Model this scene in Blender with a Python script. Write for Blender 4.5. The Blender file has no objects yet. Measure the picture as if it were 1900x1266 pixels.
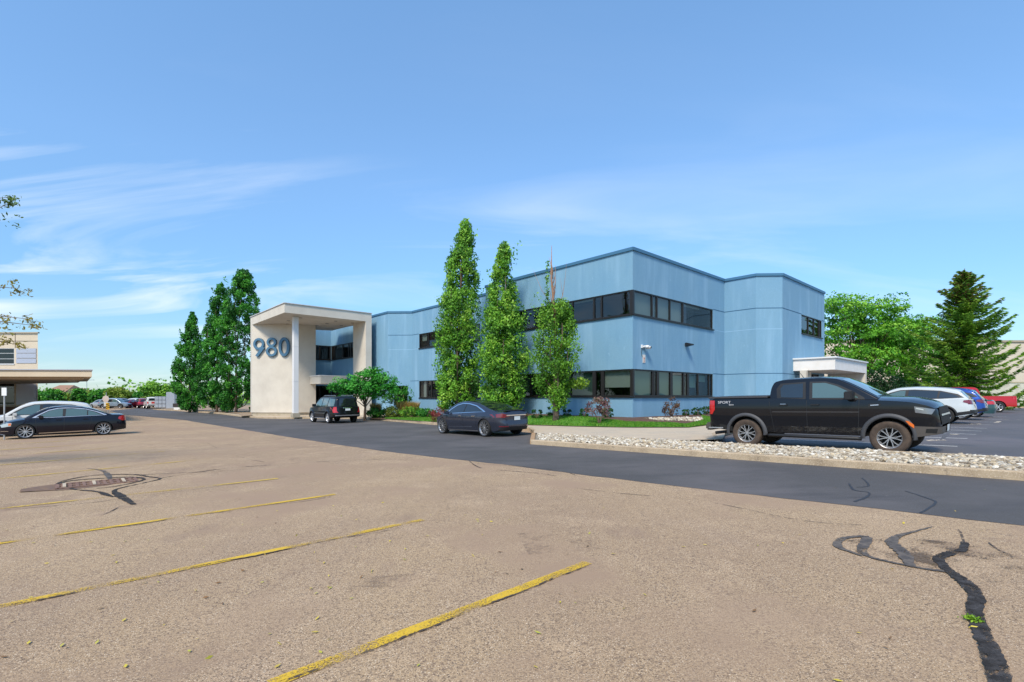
import bpy, bmesh, math, random
import numpy as np
from mathutils import Vector, Matrix
random.seed(7); rng=np.random.default_rng(7)
S=bpy.context.scene; COL=S.collection
F=920.0; HZ=736.0; CX=950.0; CH=1.6          # focal length in photo pixels, horizon row, centre column, camera height
# ---------------------------------------------------------------- camera, sky, sun, exposure
cd=bpy.data.cameras.new('camera'); cam=bpy.data.objects.new('camera',cd); COL.objects.link(cam)
cam.location=(0,0,CH); cam.rotation_euler=(math.radians(90),0,0)
cd.sensor_width=36; cd.lens=36*F/1900; cd.shift_y=(HZ-633)/1900; cd.clip_end=6000; cd.clip_start=0.05
S.camera=cam
SUN_EL=math.radians(48); sx,sy=-0.34,-0.94
W=bpy.data.worlds.new('World'); S.world=W; W.use_nodes=True
nt=W.node_tree; N=nt.nodes; N.clear()
def nn(t,**k):
    n=N.new(t)
    for a,b in k.items(): setattr(n,a,b)
    return n
out=nn('ShaderNodeOutputWorld'); bg=nn('ShaderNodeBackground'); bg.inputs[1].default_value=0.15
sky=nn('ShaderNodeTexSky',sky_type='NISHITA'); sky.sun_disc=False; sky.sun_elevation=SUN_EL; sky.sun_rotation=math.atan2(sx,sy)
sky.air_density=1.0; sky.dust_density=0.3; sky.ozone_density=1.6
hsv=nn('ShaderNodeHueSaturation'); hsv.inputs['Saturation'].default_value=1.0; hsv.inputs['Value'].default_value=1.3
tc=nn('ShaderNodeTexCoord'); sp=nn('ShaderNodeSeparateXYZ'); nt.links.new(tc.outputs['Generated'],sp.inputs[0])
zc=nn('ShaderNodeMath',operation='ADD'); nt.links.new(sp.outputs[2],zc.inputs[0]); zc.inputs[1].default_value=0.13
zm=nn('ShaderNodeMath',operation='MAXIMUM'); nt.links.new(zc.outputs[0],zm.inputs[0]); zm.inputs[1].default_value=0.05
dx=nn('ShaderNodeMath',operation='DIVIDE'); nt.links.new(sp.outputs[0],dx.inputs[0]); nt.links.new(zm.outputs[0],dx.inputs[1])
dy=nn('ShaderNodeMath',operation='DIVIDE'); nt.links.new(sp.outputs[1],dy.inputs[0]); nt.links.new(zm.outputs[0],dy.inputs[1])
cb=nn('ShaderNodeCombineXYZ'); nt.links.new(dx.outputs[0],cb.inputs[0]); nt.links.new(dy.outputs[0],cb.inputs[1])
mp=nn('ShaderNodeMapping'); mp.inputs['Rotation'].default_value=(0,0,math.radians(14)); mp.inputs['Scale'].default_value=(0.55,1.5,1); mp.inputs['Location'].default_value=(1.7,0.4,0)
nt.links.new(cb.outputs[0],mp.inputs[0])
n1=nn('ShaderNodeTexNoise'); n1.inputs['Scale'].default_value=1.0; n1.inputs['Detail'].default_value=9; n1.inputs['Roughness'].default_value=0.55; n1.inputs['Distortion'].default_value=0.9
nt.links.new(mp.outputs[0],n1.inputs['Vector'])
r1=nn('ShaderNodeMapRange'); r1.inputs[1].default_value=0.485; r1.inputs[2].default_value=0.70; nt.links.new(n1.outputs[0],r1.inputs[0])
n2=nn('ShaderNodeTexNoise'); n2.inputs['Scale'].default_value=0.35; n2.inputs['Detail'].default_value=2; nt.links.new(cb.outputs[0],n2.inputs['Vector'])
r2=nn('ShaderNodeMapRange'); r2.inputs[1].default_value=0.36; r2.inputs[2].default_value=0.60; nt.links.new(n2.outputs[0],r2.inputs[0])
# clouds gather low over the left half of the view, thin out to the right and overhead
rx=nn('ShaderNodeMapRange'); rx.inputs[1].default_value=0.20; rx.inputs[2].default_value=-0.35; rx.inputs[3].default_value=0.3; rx.inputs[4].default_value=1.15; nt.links.new(sp.outputs[0],rx.inputs[0])
rz=nn('ShaderNodeMapRange'); rz.inputs[1].default_value=0.5; rz.inputs[2].default_value=0.3; rz.inputs[3].default_value=0.14; rz.inputs[4].default_value=1.0; nt.links.new(sp.outputs[2],rz.inputs[0])
m1=nn('ShaderNodeMath',operation='MULTIPLY'); nt.links.new(r1.outputs[0],m1.inputs[0]); nt.links.new(r2.outputs[0],m1.inputs[1])
m2=nn('ShaderNodeMath',operation='MULTIPLY'); nt.links.new(m1.outputs[0],m2.inputs[0]); nt.links.new(rx.outputs[0],m2.inputs[1])
m3=nn('ShaderNodeMath',operation='MULTIPLY',use_clamp=True); nt.links.new(m2.outputs[0],m3.inputs[0]); nt.links.new(rz.outputs[0],m3.inputs[1])
m4=nn('ShaderNodeMath',operation='MULTIPLY',use_clamp=True); nt.links.new(m3.outputs[0],m4.inputs[0]); m4.inputs[1].default_value=0.9
mx=nn('ShaderNodeMix',data_type='RGBA'); mx.inputs['B'].default_value=(5.6,5.9,6.3,1)
tint=nn('ShaderNodeMix',data_type='RGBA',blend_type='MULTIPLY'); tint.inputs[0].default_value=1.0
rp=nn('ShaderNodeValToRGB'); nt.links.new(sp.outputs[2],rp.inputs[0]); er=rp.color_ramp; er.elements[0].position=0; er.elements[0].color=(.37,.47,.60,1); er.elements[1].position=.62; er.elements[1].color=(.86,1.06,1.12,1)
for ps,c in ((.06,(.40,.50,.60,1)),(.2,(.50,.66,.745,1)),(.38,(.72,.88,.96,1))): e_=er.elements.new(ps); e_.color=c
nt.links.new(rp.outputs[0],tint.inputs['B'])
nt.links.new(sky.outputs[0],hsv.inputs['Color']); nt.links.new(hsv.outputs[0],tint.inputs['A'])
nt.links.new(tint.outputs['Result'],mx.inputs['A']); nt.links.new(m4.outputs[0],mx.inputs[0])
nt.links.new(mx.outputs['Result'],bg.inputs[0]); nt.links.new(bg.outputs[0],out.inputs[0])
sl=bpy.data.lights.new('sun','SUN'); sl.energy=3.2; sl.angle=math.radians(14); sl.color=(1.0,0.90,0.74)
so=bpy.data.objects.new('sun',sl); COL.objects.link(so)
sd=Vector((sx*math.cos(SUN_EL),sy*math.cos(SUN_EL),math.sin(SUN_EL))); so.rotation_euler=sd.to_track_quat('Z','Y').to_euler(); so.location=(0,-10,30)
S.view_settings.view_transform='Standard'; S.view_settings.look='None'; S.view_settings.exposure=0.40; S.view_settings.gamma=1
S.render.engine='CYCLES'; S.cycles.max_bounces=6; S.cycles.transparent_max_bounces=12
# ---------------------------------------------------------------- helpers
_k=sorted(set([-3000,-400,-60,-26.0]+[float(i) for i in range(-26,15)]+[60,400,3000]))
_v=[0.0225*c+0.0075*(math.sqrt(c*c+4)-2) for c in [max(-26,min(14,q)) for q in _k]]
def zg(x): return float(np.interp(x,_k,_v))
def at(px,py,h=0.0):
    """point of the ground (raised by h) seen at photo pixel px,py"""
    k=(px-CX)/F; m=(py-HZ)/F; d=1.6/m
    for _ in range(60): d=0.5*d+0.5*(CH-zg(k*d)-h)/m
    return Vector((k*d,d,zg(k*d)+h))
def ray(px,py,d): return Vector(((px-CX)/F*d,d,CH-(py-HZ)/F*d))
U=Vector((-.672,.741,0)).normalized(); V=Vector((.741,.672,0)).normalized(); Z=Vector((0,0,1))
def tpx(P,D,px):
    k=(px-CX)/F; return (k*P.y-P.x)/(D.x-k*D.y)
MATS={}
def mat(name,col=(.5,.5,.5),rough=.7,metal=0,spec=.5,noise=None,bump=None,coat=0,emit=None,sheen=0,vstreak=None,alpha=None):
    """noise=(scale,col2,lo,hi[,detail])  bump=(scale,strength,dist)"""
    if name in MATS: return MATS[name]
    m=bpy.data.materials.new(name); m.use_nodes=True; t=m.node_tree; b=t.nodes['Principled BSDF']; L=t.links
    b.inputs['Base Color'].default_value=(*col,1); b.inputs['Roughness'].default_value=rough; b.inputs['Metallic'].default_value=metal
    b.inputs['Specular IOR Level'].default_value=spec; b.inputs['Coat Weight'].default_value=coat; b.inputs['Coat Roughness'].default_value=.03
    tcn=t.nodes.new('ShaderNodeTexCoord'); last=None
    if noise:
        layers=noise if isinstance(noise,list) else [noise]
        for ly in layers:
            sc,c2,lo,hi=ly[:4]; det=ly[4] if len(ly)>4 else 4; stretch=ly[5] if len(ly)>5 else None
            nz=t.nodes.new('ShaderNodeTexNoise'); nz.inputs['Scale'].default_value=sc; nz.inputs['Detail'].default_value=det; nz.inputs['Roughness'].default_value=.6
            if stretch:
                mpn=t.nodes.new('ShaderNodeMapping'); mpn.inputs['Scale'].default_value=stretch; L.new(tcn.outputs['Object'],mpn.inputs[0]); L.new(mpn.outputs[0],nz.inputs['Vector'])
            else: L.new(tcn.outputs['Object'],nz.inputs['Vector'])
            mr=t.nodes.new('ShaderNodeMapRange'); mr.inputs[1].default_value=lo; mr.inputs[2].default_value=hi; L.new(nz.outputs[0],mr.inputs[0])
            mxn=t.nodes.new('ShaderNodeMix'); mxn.data_type='RGBA'; mxn.inputs['B'].default_value=(*c2,1)
            if last: L.new(last,mxn.inputs['A'])
            else: mxn.inputs['A'].default_value=(*col,1)
            L.new(mr.outputs[0],mxn.inputs[0]); last=mxn.outputs['Result']
        L.new(last,b.inputs['Base Color'])
    if bump:
        bs=bump if isinstance(bump,list) else [bump]; prev=None
        for sc,st,di in bs:
            nz=t.nodes.new('ShaderNodeTexNoise'); nz.inputs['Scale'].default_value=sc; nz.inputs['Detail'].default_value=3; L.new(tcn.outputs['Object'],nz.inputs['Vector'])
            bp=t.nodes.new('ShaderNodeBump'); bp.inputs['Strength'].default_value=st; bp.inputs['Distance'].default_value=di
            L.new(nz.outputs[0],bp.inputs['Height'])
            if prev: L.new(prev,bp.inputs['Normal'])
            prev=bp.outputs[0]
        L.new(prev,b.inputs['Normal'])
    if alpha:   # (scale,lo,hi): worn away where the noise is low
        nz=t.nodes.new('ShaderNodeTexNoise'); nz.inputs['Scale'].default_value=alpha[0]; nz.inputs['Detail'].default_value=6; nz.inputs['Roughness'].default_value=.7; L.new(tcn.outputs['Object'],nz.inputs['Vector'])
        nb=t.nodes.new('ShaderNodeTexNoise'); nb.inputs['Scale'].default_value=alpha[3]; nb.inputs['Detail'].default_value=3; L.new(tcn.outputs['Object'],nb.inputs['Vector'])
        ad=t.nodes.new('ShaderNodeMath'); ad.operation='ADD'; L.new(nz.outputs[0],ad.inputs[0]); L.new(nb.outputs[0],ad.inputs[1])
        mr=t.nodes.new('ShaderNodeMapRange'); mr.inputs[1].default_value=alpha[1]; mr.inputs[2].default_value=alpha[2]; L.new(ad.outputs[0],mr.inputs[0])
        L.new(mr.outputs[0],b.inputs['Alpha'])
    if emit: b.inputs['Emission Color'].default_value=(*emit[0],1); b.inputs['Emission Strength'].default_value=emit[1]
    MATS[name]=m; return m
def leafmat(name,trans=.35):
    if name in MATS: return MATS[name]
    m=bpy.data.materials.new(name); m.use_nodes=True; t=m.node_tree; b=t.nodes['Principled BSDF']; o=t.nodes['Material Output']
    a=t.nodes.new('ShaderNodeAttribute'); a.attribute_name='tint'
    b.inputs['Roughness'].default_value=.5; b.inputs['Specular IOR Level'].default_value=.35
    t.links.new(a.outputs['Color'],b.inputs['Base Color'])
    tr=t.nodes.new('ShaderNodeBsdfTranslucent'); t.links.new(a.outputs['Color'],tr.inputs[0])
    mxs=t.nodes.new('ShaderNodeMixShader'); mxs.inputs[0].default_value=trans
    t.links.new(b.outputs[0],mxs.inputs[1]); t.links.new(tr.outputs[0],mxs.inputs[2]); t.links.new(mxs.outputs[0],o.inputs[0])
    MATS[name]=m; return m
def glassmat(name,tint_,refl=.12):
    if name in MATS: return MATS[name]
    m=bpy.data.materials.new(name); m.use_nodes=True; t=m.node_tree; t.nodes.clear()
    o=t.nodes.new('ShaderNodeOutputMaterial'); tr=t.nodes.new('ShaderNodeBsdfTransparent'); tr.inputs[0].default_value=(*tint_,1)
    g=t.nodes.new('ShaderNodeBsdfGlossy'); g.inputs['Roughness'].default_value=.01; g.inputs[0].default_value=(.9,.95,1,1)
    f=t.nodes.new('ShaderNodeLayerWeight'); f.inputs[0].default_value=.5; pw=t.nodes.new('ShaderNodeMath'); pw.operation='POWER'; pw.inputs[1].default_value=4.5; t.links.new(f.outputs['Facing'],pw.inputs[0])
    a=t.nodes.new('ShaderNodeMath'); a.operation='MULTIPLY_ADD'; a.use_clamp=True; a.inputs[1].default_value=.9; a.inputs[2].default_value=.045+refl; t.links.new(pw.outputs[0],a.inputs[0])
    x=t.nodes.new('ShaderNodeMixShader'); t.links.new(a.outputs[0],x.inputs[0]); t.links.new(tr.outputs[0],x.inputs[1]); t.links.new(g.outputs[0],x.inputs[2]); t.links.new(x.outputs[0],o.inputs[0])
    MATS[name]=m; return m
def tag(o,label=None,cat=None,group=None,kind=None):
    if label: o['label']=label
    if cat: o['category']=cat
    if group: o['group']=group
    if kind: o['kind']=kind
    return o
def empty(name,loc,label,cat,group=None,rot=None):
    e=bpy.data.objects.new(name,None); COL.objects.link(e); e.location=loc
    if rot is not None: e.rotation_euler=rot
    return tag(e,label,cat,group)
def link(name,me,m=None,parent=None,smooth=False):
    o=bpy.data.objects.new(name,me); COL.objects.link(o)
    if m is not None: me.materials.append(m)
    if parent is not None: o.parent=parent
    if smooth and len(me.polygons): me.polygons.foreach_set('use_smooth',[True]*len(me.polygons))
    return o
class MB:
    def __init__(s): s.v=[]; s.f=[]
    def face(s,pts): n=len(s.v); s.v+= [tuple(p) for p in pts]; s.f.append(tuple(range(n,n+len(pts)))); return s
    def box(s,c,size,ax=None):
        c=Vector(c); X,Y,Zz=ax if ax else (Vector((1,0,0)),Vector((0,1,0)),Vector((0,0,1))); a,b,d=[q/2 for q in size]
        n=len(s.v)
        for i in (-1,1):
            for j in (-1,1):
                for k in (-1,1): s.v.append(tuple(c+X*a*i+Y*b*j+Zz*d*k))
        for q in ((0,1,3,2),(4,6,7,5),(0,4,5,1),(2,3,7,6),(0,2,6,4),(1,5,7,3)): s.f.append(tuple(n+i for i in q))
        return s
    def prism(s,poly,z0,z1):
        n=len(s.v); k=len(poly)
        g0=z0 if callable(z0) else (lambda p:z0); g1=z1 if callable(z1) else (lambda p:z1)
        for p in poly: s.v.append((p[0],p[1],g0(p)))
        for p in poly: s.v.append((p[0],p[1],g1(p)))
        s.f.append(tuple(n+i for i in range(k))[::-1]); s.f.append(tuple(n+k+i for i in range(k)))
        for i in range(k): j=(i+1)%k; s.f.append((n+i,n+j,n+k+j,n+k+i))
        return s
    def tube(s,pts,rad,n=8,cap=True):
        pts=[Vector(p) for p in pts]; base=len(s.v); rad=rad if isinstance(rad,(list,tuple)) else [rad]*len(pts)
        for i,p in enumerate(pts):
            d=(pts[min(i+1,len(pts)-1)]-pts[max(i-1,0)]).normalized(); a=d.orthogonal().normalized() if i==0 else (pa-d*pa.dot(d)).normalized(); pa=a; b=d.cross(a)
            for k in range(n): t=2*math.pi*k/n; s.v.append(tuple(p+(a*math.cos(t)+b*math.sin(t))*rad[i]))
        for i in range(len(pts)-1):
            for k in range(n): k2=(k+1)%n; s.f.append((base+i*n+k,base+i*n+k2,base+(i+1)*n+k2,base+(i+1)*n+k))
        if cap: s.f.append(tuple(base+k for k in range(n))[::-1]); s.f.append(tuple(base+(len(pts)-1)*n+k for k in range(n)))
        return s
    def lathe(s,prof,n=24,axis='z',c=(0,0,0)):
        base=len(s.v)
        for r,h in prof:
            for k in range(n):
                t=2*math.pi*k/n; a,b=r*math.cos(t),r*math.sin(t)
                p=(a,b,h) if axis=='z' else (a,h,b)
                s.v.append((c[0]+p[0],c[1]+p[1],c[2]+p[2]))
        for i in range(len(prof)-1):
            for k in range(n): k2=(k+1)%n; s.f.append((base+i*n+k,base+i*n+k2,base+(i+1)*n+k2,base+(i+1)*n+k))
        return s
    def build(s,name,m,parent=None,smooth=False,bevel=0,norm=True,weld=False):
        me=bpy.data.meshes.new(name); me.from_pydata(s.v,[],s.f)
        if norm or weld or bevel:
            bm=bmesh.new(); bm.from_mesh(me)
            if weld: bmesh.ops.remove_doubles(bm,verts=bm.verts,dist=1e-4)
            if norm: bmesh.ops.recalc_face_normals(bm,faces=bm.faces)
            if bevel: bmesh.ops.bevel(bm,geom=[e for e in bm.edges if e.calc_face_angle(0)>.5],offset=bevel,segments=2,affect='EDGES',clamp_overlap=True)
            bm.to_mesh(me); bm.free()
        me.update(); return link(name,me,m,parent,smooth)
def sheet(name,poly,h,m,step=None,hf=None,label=None):
    """flat polygon laid on the ground, cut at the ground's own creases so it follows it exactly"""
    bm=bmesh.new(); f=bm.faces.new([bm.verts.new((p[0],p[1],0)) for p in poly])
    xs=[p[0] for p in poly]
    for k in _k:
        if min(xs)<k<max(xs): bmesh.ops.bisect_plane(bm,geom=bm.verts[:]+bm.edges[:]+bm.faces[:],plane_co=(k,0,0),plane_no=(1,0,0))
    if step:
        ys=[p[1] for p in poly]; y=math.floor(min(ys)/step)*step
        while y<max(ys): bmesh.ops.bisect_plane(bm,geom=bm.verts[:]+bm.edges[:]+bm.faces[:],plane_co=(0,y,0),plane_no=(0,1,0)); y+=step
    for v in bm.verts: v.co.z=zg(v.co.x)+(hf(v.co) if hf else h)
    bmesh.ops.recalc_face_normals(bm,faces=bm.faces)
    if sum(f.normal.z for f in bm.faces)<0: bmesh.ops.reverse_faces(bm,faces=bm.faces)
    me=bpy.data.meshes.new(name); bm.to_mesh(me); bm.free(); o=link(name,me,m); tag(o,kind='structure'); return o
def ribbon(name,pts,ws,h,m,close=False):
    """strip of varying width along ground points"""
    P=[Vector((p[0],p[1],0)) for p in pts]; mb=MB(); Lf=[];Rt=[]
    for i,p in enumerate(P):
        d=(P[min(i+1,len(P)-1)]-P[max(i-1,0)]).normalized(); n=Vector((-d.y,d.x,0)); w=ws[i] if isinstance(ws,(list,tuple)) else ws
        Lf.append(p+n*w/2); Rt.append(p-n*w/2)
    return [Lf[i] for i in range(len(P))]+[Rt[i] for i in range(len(P)-1,-1,-1)]
def inpoly(x,y,poly):
    c=False; j=len(poly)-1
    for i in range(len(poly)):
        xi,yi=poly[i][0],poly[i][1]; xj,yj=poly[j][0],poly[j][1]
        if (yi>y)!=(yj>y) and x<(xj-xi)*(y-yi)/(yj-yi)+xi: c=not c
        j=i
    return c
def quadmesh(name,C,A,B,cols,m,parent=None,shape='leaf'):
    """many separate leaf quads: centres C, half-axis vectors A (long), B (wide), colours per leaf"""
    n=len(C); v=np.empty((n,4,3)); v[:,0]=C-A; v[:,1]=C+B*1.0-A*.1; v[:,2]=C+A; v[:,3]=C-B*1.0-A*.1
    me=bpy.data.meshes.new(name); me.vertices.add(n*4); me.vertices.foreach_set('co',v.reshape(-1).astype(np.float32))
    me.loops.add(n*4); me.loops.foreach_set('vertex_index',np.arange(n*4,dtype=np.int32))
    me.polygons.add(n); me.polygons.foreach_set('loop_start',np.arange(0,n*4,4,dtype=np.int32)); me.polygons.foreach_set('loop_total',np.full(n,4,dtype=np.int32))
    ca=me.color_attributes.new('tint','FLOAT_COLOR','POINT'); cc=np.ones((n,4,4),dtype=np.float32); cc[:,:,:3]=cols[:,None,:]; ca.data.foreach_set('color',cc.reshape(-1))
    me.update(); me.validate(); return link(name,me,m,parent)
def unit(a): return a/np.maximum(np.linalg.norm(a,axis=-1,keepdims=True),1e-9)
def leaves(name,C,size,pal,parent=None,out_dir=None,trans=.35,aspect=.55,jit=.45,group_col=None,mname='leaf_foliage'):
    n=len(C); A=unit(rng.normal(size=(n,3))); 
    if out_dir is not None: nrm=unit(out_dir*1.0+rng.normal(size=(n,3))*.8)
    else: nrm=unit(rng.normal(size=(n,3))+np.array([0,0,.6]))
    A=unit(A-nrm*(A*nrm).sum(1,keepdims=True)); Bv=np.cross(nrm,A)
    s=size*(1+jit*(rng.random(n)-.5)*2)
    pal=np.array(pal); t=rng.random(n)
    if group_col is not None: t=np.clip(.72*group_col+.28*t,0,.999)
    idx=t*(len(pal)-1); i=idx.astype(int); i=np.minimum(i,len(pal)-2); fr=(idx-i)[:,None]
    cols=pal[i]*(1-fr)+pal[i+1]*fr; cols=cols*(.8+.4*rng.random((n,1)))
    return quadmesh(name,C,A*s[:,None]*.5,Bv*s[:,None]*.5*aspect,cols,leafmat(mname,trans),parent)
G_OAK=[(.022,.075,.012),(.065,.20,.02),(.14,.36,.03),(.26,.52,.05),(.44,.62,.09)]
G_DK=[(.014,.07,.012),(.03,.16,.018),(.06,.28,.025),(.14,.42,.035)]
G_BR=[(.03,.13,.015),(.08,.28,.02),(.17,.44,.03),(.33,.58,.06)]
bark=mat('bark',(.10,.065,.045),.9,noise=(14,(.20,.14,.10),.35,.7),bump=(25,.5,.02))
def clumps(env,z0,z1,n,rc,leafper,hollow=.55,cx=0,cy=0):
    """leaf positions grouped in clumps inside an envelope env(z)->radius"""
    Cs=[];Os=[];Gs=[]
    for _ in range(n):
        z=z0+(z1-z0)*rng.random(); R=max(env(z),.05); a=rng.random()*2*math.pi; r=R*math.sqrt(hollow**2+(1-hollow**2)*rng.random())*.92
        c=np.array([cx+r*math.cos(a),cy+r*math.sin(a),z]); rr=rc*(.6+.8*rng.random())*min(1,.35+R*.6)
        k=int(leafper*(rr/rc)**2)+4; d=unit(rng.normal(size=(k,3))); d[:,2]*=1.25
        p=c+d*rr*(.55+.45*rng.random((k,1))); Cs.append(p); Os.append(unit(d+np.array([math.cos(a),math.sin(a),.3])*.8)); Gs.append(np.full(k,rng.random()))
    return np.concatenate(Cs),np.concatenate(Os),np.concatenate(Gs)
def columnar(px,d,base_z,ytop,wpx,seed,label,low=.06,pal=G_OAK,n=260,sparse_top=None,group='columnar trees',leaf=.15,prof=None,lean=0,skirt=None,holes=0):
    global rng; rng=np.random.default_rng(seed); random.seed(seed)
    x=(px-CX)/F*d; H=CH+(HZ-ytop)/F*d-base_z; R=wpx/F*d/2
    prof=prof or [(0,.25),(.06,.55),(.15,.88),(.3,1),(.5,.92),(.7,.68),(.85,.42),(.95,.2),(1,.06)]
    env=lambda z:R*float(np.interp(z/H,[a for a,b in prof],[b for a,b in prof]))
    e=empty('columnar_tree',(x,d,base_z),label,'tree',group)
    C,O,Gp=clumps(env,H*low,H*.985,n,.35,84,.35)
    # a few shoots beyond the outline, uneven silhouette
    lm=[]
    for _ in range(22):
        z=H*(low+.9*rng.random()*(1-low)); a=rng.random()*6.28; r=env(z)*(1.0+.12*rng.random()); k=26
        t=rng.random((k,1)); st=np.array([r*math.cos(a)*.8,r*math.sin(a)*.8,z]); dr=np.array([math.cos(a)*.5,math.sin(a)*.5,1.0])*(.55+.5*rng.random()); lm.append(st+dr*t+rng.normal(size=(k,3))*.09)
    L2=np.concatenate(lm); C=np.concatenate([C,L2]); O=np.concatenate([O,unit(rng.normal(size=L2.shape))]); Gp=np.concatenate([Gp,np.full(len(L2),.7)])
    for _ in range(holes):
        hz=H*(.15+.7*rng.random()); ha=rng.random()*6.28; hr=env(hz)*.8; hc=np.array([hr*math.cos(ha),hr*math.sin(ha),hz])
        keep=np.linalg.norm((C-hc)*np.array([1,1,.6]),axis=1)>.26+.16*rng.random(); C,O,Gp=C[keep],O[keep],Gp[keep]
    C[:,0]+=lean*(C[:,2]/H)**2
    leaves('crown',C,leaf,pal,e,O,group_col=Gp,trans=.24)
    mb=MB(); mb.tube([(0,0,-.15),(.02,0,.3),(.0,.02,H*.3),(lean*.3,0,H*.6),(lean*.9,0,H*.95)],[.19,.15,.11,.07,.02],8)
    for i in range(11):
        a=i*2.4; h0=.35+H*.05*i*.9; q=min(1,h0/H); r=env(min(H*.95,h0+H*.22))*.62
        mb.tube([(0,0,h0),(r*.6*math.cos(a),r*.6*math.sin(a),h0+.5),(r*math.cos(a),r*math.sin(a),h0+H*.14),(r*math.cos(a)*.95,r*math.sin(a)*.95,min(H*.96,h0+H*.3))],[.06,.05,.035,.01],5)
    mb.build('trunk',bark,e,smooth=True)
    return e,H,R
# ---------------------------------------------------------------- ground and roads
tan=mat('worn_asphalt',(.425,.288,.162),.92,noise=[(.22,(.32,.21,.125),.42,.66,5),(.9,(.50,.345,.205),.5,.74,5),(3.1,(.22,.145,.095),.60,.84,6),(.5,(.34,.23,.15),.55,.8,6,(1,.25,1)),(80,(.11,.07,.045),.50,.63,4),(150,(.95,.78,.58),.59,.70,2),(34,(.19,.125,.08),.52,.70,5),(1.1,(.25,.165,.11),.58,.78,6,(1,.5,1)),(.32,(.33,.22,.14),.50,.62,4)],bump=[(110,.6,.007),(260,.3,.003)])
dark=mat('fresh_asphalt',(.070,.062,.056),.8,noise=[(.4,(.115,.10,.095),.42,.68,6),(2,(.052,.046,.044),.5,.75,6,(.25,1,1)),(7,(.13,.115,.105),.66,.8,4),(90,(.12,.12,.13),.5,.75,3)],bump=(110,.45,.006))
lotm=mat('lot_asphalt',(.088,.079,.077),.72,noise=[(.4,(.13,.112,.115),.4,.7,4),(2.2,(.055,.055,.065),.5,.75,5,(1,.3,1)),(90,(.14,.14,.15),.5,.75,3)],bump=(110,.4,.006))
conc=mat('concrete',(.50,.39,.27),.9,noise=[(1.2,(.40,.33,.25),.4,.7,4),(40,(.58,.50,.40),.5,.7,3)],bump=(60,.3,.005))
kerbm=mat('kerb_concrete',(.45,.34,.22),.9,noise=[(2.2,(.30,.22,.14),.42,.68,5),(50,(.56,.45,.33),.5,.7,3),(9,(.22,.17,.12),.62,.75,4)],bump=(50,.4,.006))
farm=mat('far_ground',(.16,.17,.10),.95,noise=(.05,(.10,.13,.05),.4,.6))
g=sheet('ground',[(-3000,-60),(3000,-60),(3000,3500),(-3000,3500)],-.012,farm)
lot=sheet('parking_ground',[(-95,-40),(75,-40),(75,112),(-95,112)],0,tan)
rl=[(228,769.6),(345,780),(435,795),(575,817.5),(700,836),(800,848),(950,864),(1070,880),(1200,896),(1450,925),(1700,953),(1900,976)]
road_lo=[at(a,b) for a,b in rl]; last=road_lo[-1]; road_lo.append(last-U*14); first=road_lo[0]; road_lo=[first+U*20]+road_lo
kl=[(292,761),(324,762.6),(410,768.6),(440,772.5),(480,776.5),(520,777.5),(600,777),(667,777.3),(720,781.5),(805,788.5),(900,794),(985,799.5)]
kerb=[at(a,b) for a,b in kl]
isl_F0=Vector((.68,16.5,0)); isl_F1=isl_F0-U*24; isl_B0=Vector((.86,19.6,0)); isl_B1=Vector((6.63,13.56,0))-U*15
road_hi=[kerb[0]+U*20]+kerb[:-1]+[Vector((.9,21.3,0)),Vector((.75,19.2,0)),isl_F0+Vector((-.02,.3,0)),isl_F0+Vector((.3,.3,0)),isl_F1+Vector((.3,.3,0))]
rj=random.Random(3); rl2=[]
for a_,b_ in zip(road_lo[:-1],road_lo[1:]):
    k_=max(1,int((b_-a_).length/.35)); n__=(b_-a_).normalized().cross(Z)
    for i_ in range(k_): rl2.append(a_+(b_-a_)*i_/k_+n__*rj.uniform(-.028,.028)*(1 if i_ else 0))
sheet('road',rl2+[road_lo[-1]]+road_hi[::-1],.004,dark)
# right-hand car park behind the island
lotpoly=[isl_B0+Vector((2.2,-2.4,0))-U*.5, isl_B1+V*-.3, isl_B1+V*60, Vector((27,47,0))+V*22,Vector((25.5,38.5,0)),Vector((19.5,29.6,0)),Vector((11.2,23.6,0)),Vector((5.6,17.9,0))]
lotpoly=[Vector((5.4,15.3,0)),isl_B1-V*.2,isl_B1+V*75,Vector((26,37.6,0))+V*36,Vector((26,37.6,0)),Vector((20.4,30.6,0)),Vector((16.6,26.2,0)),Vector((9.2,19.4,0)),Vector((6.4,16.6,0))]
sheet('car_park',lotpoly,.004,lotm)
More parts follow.
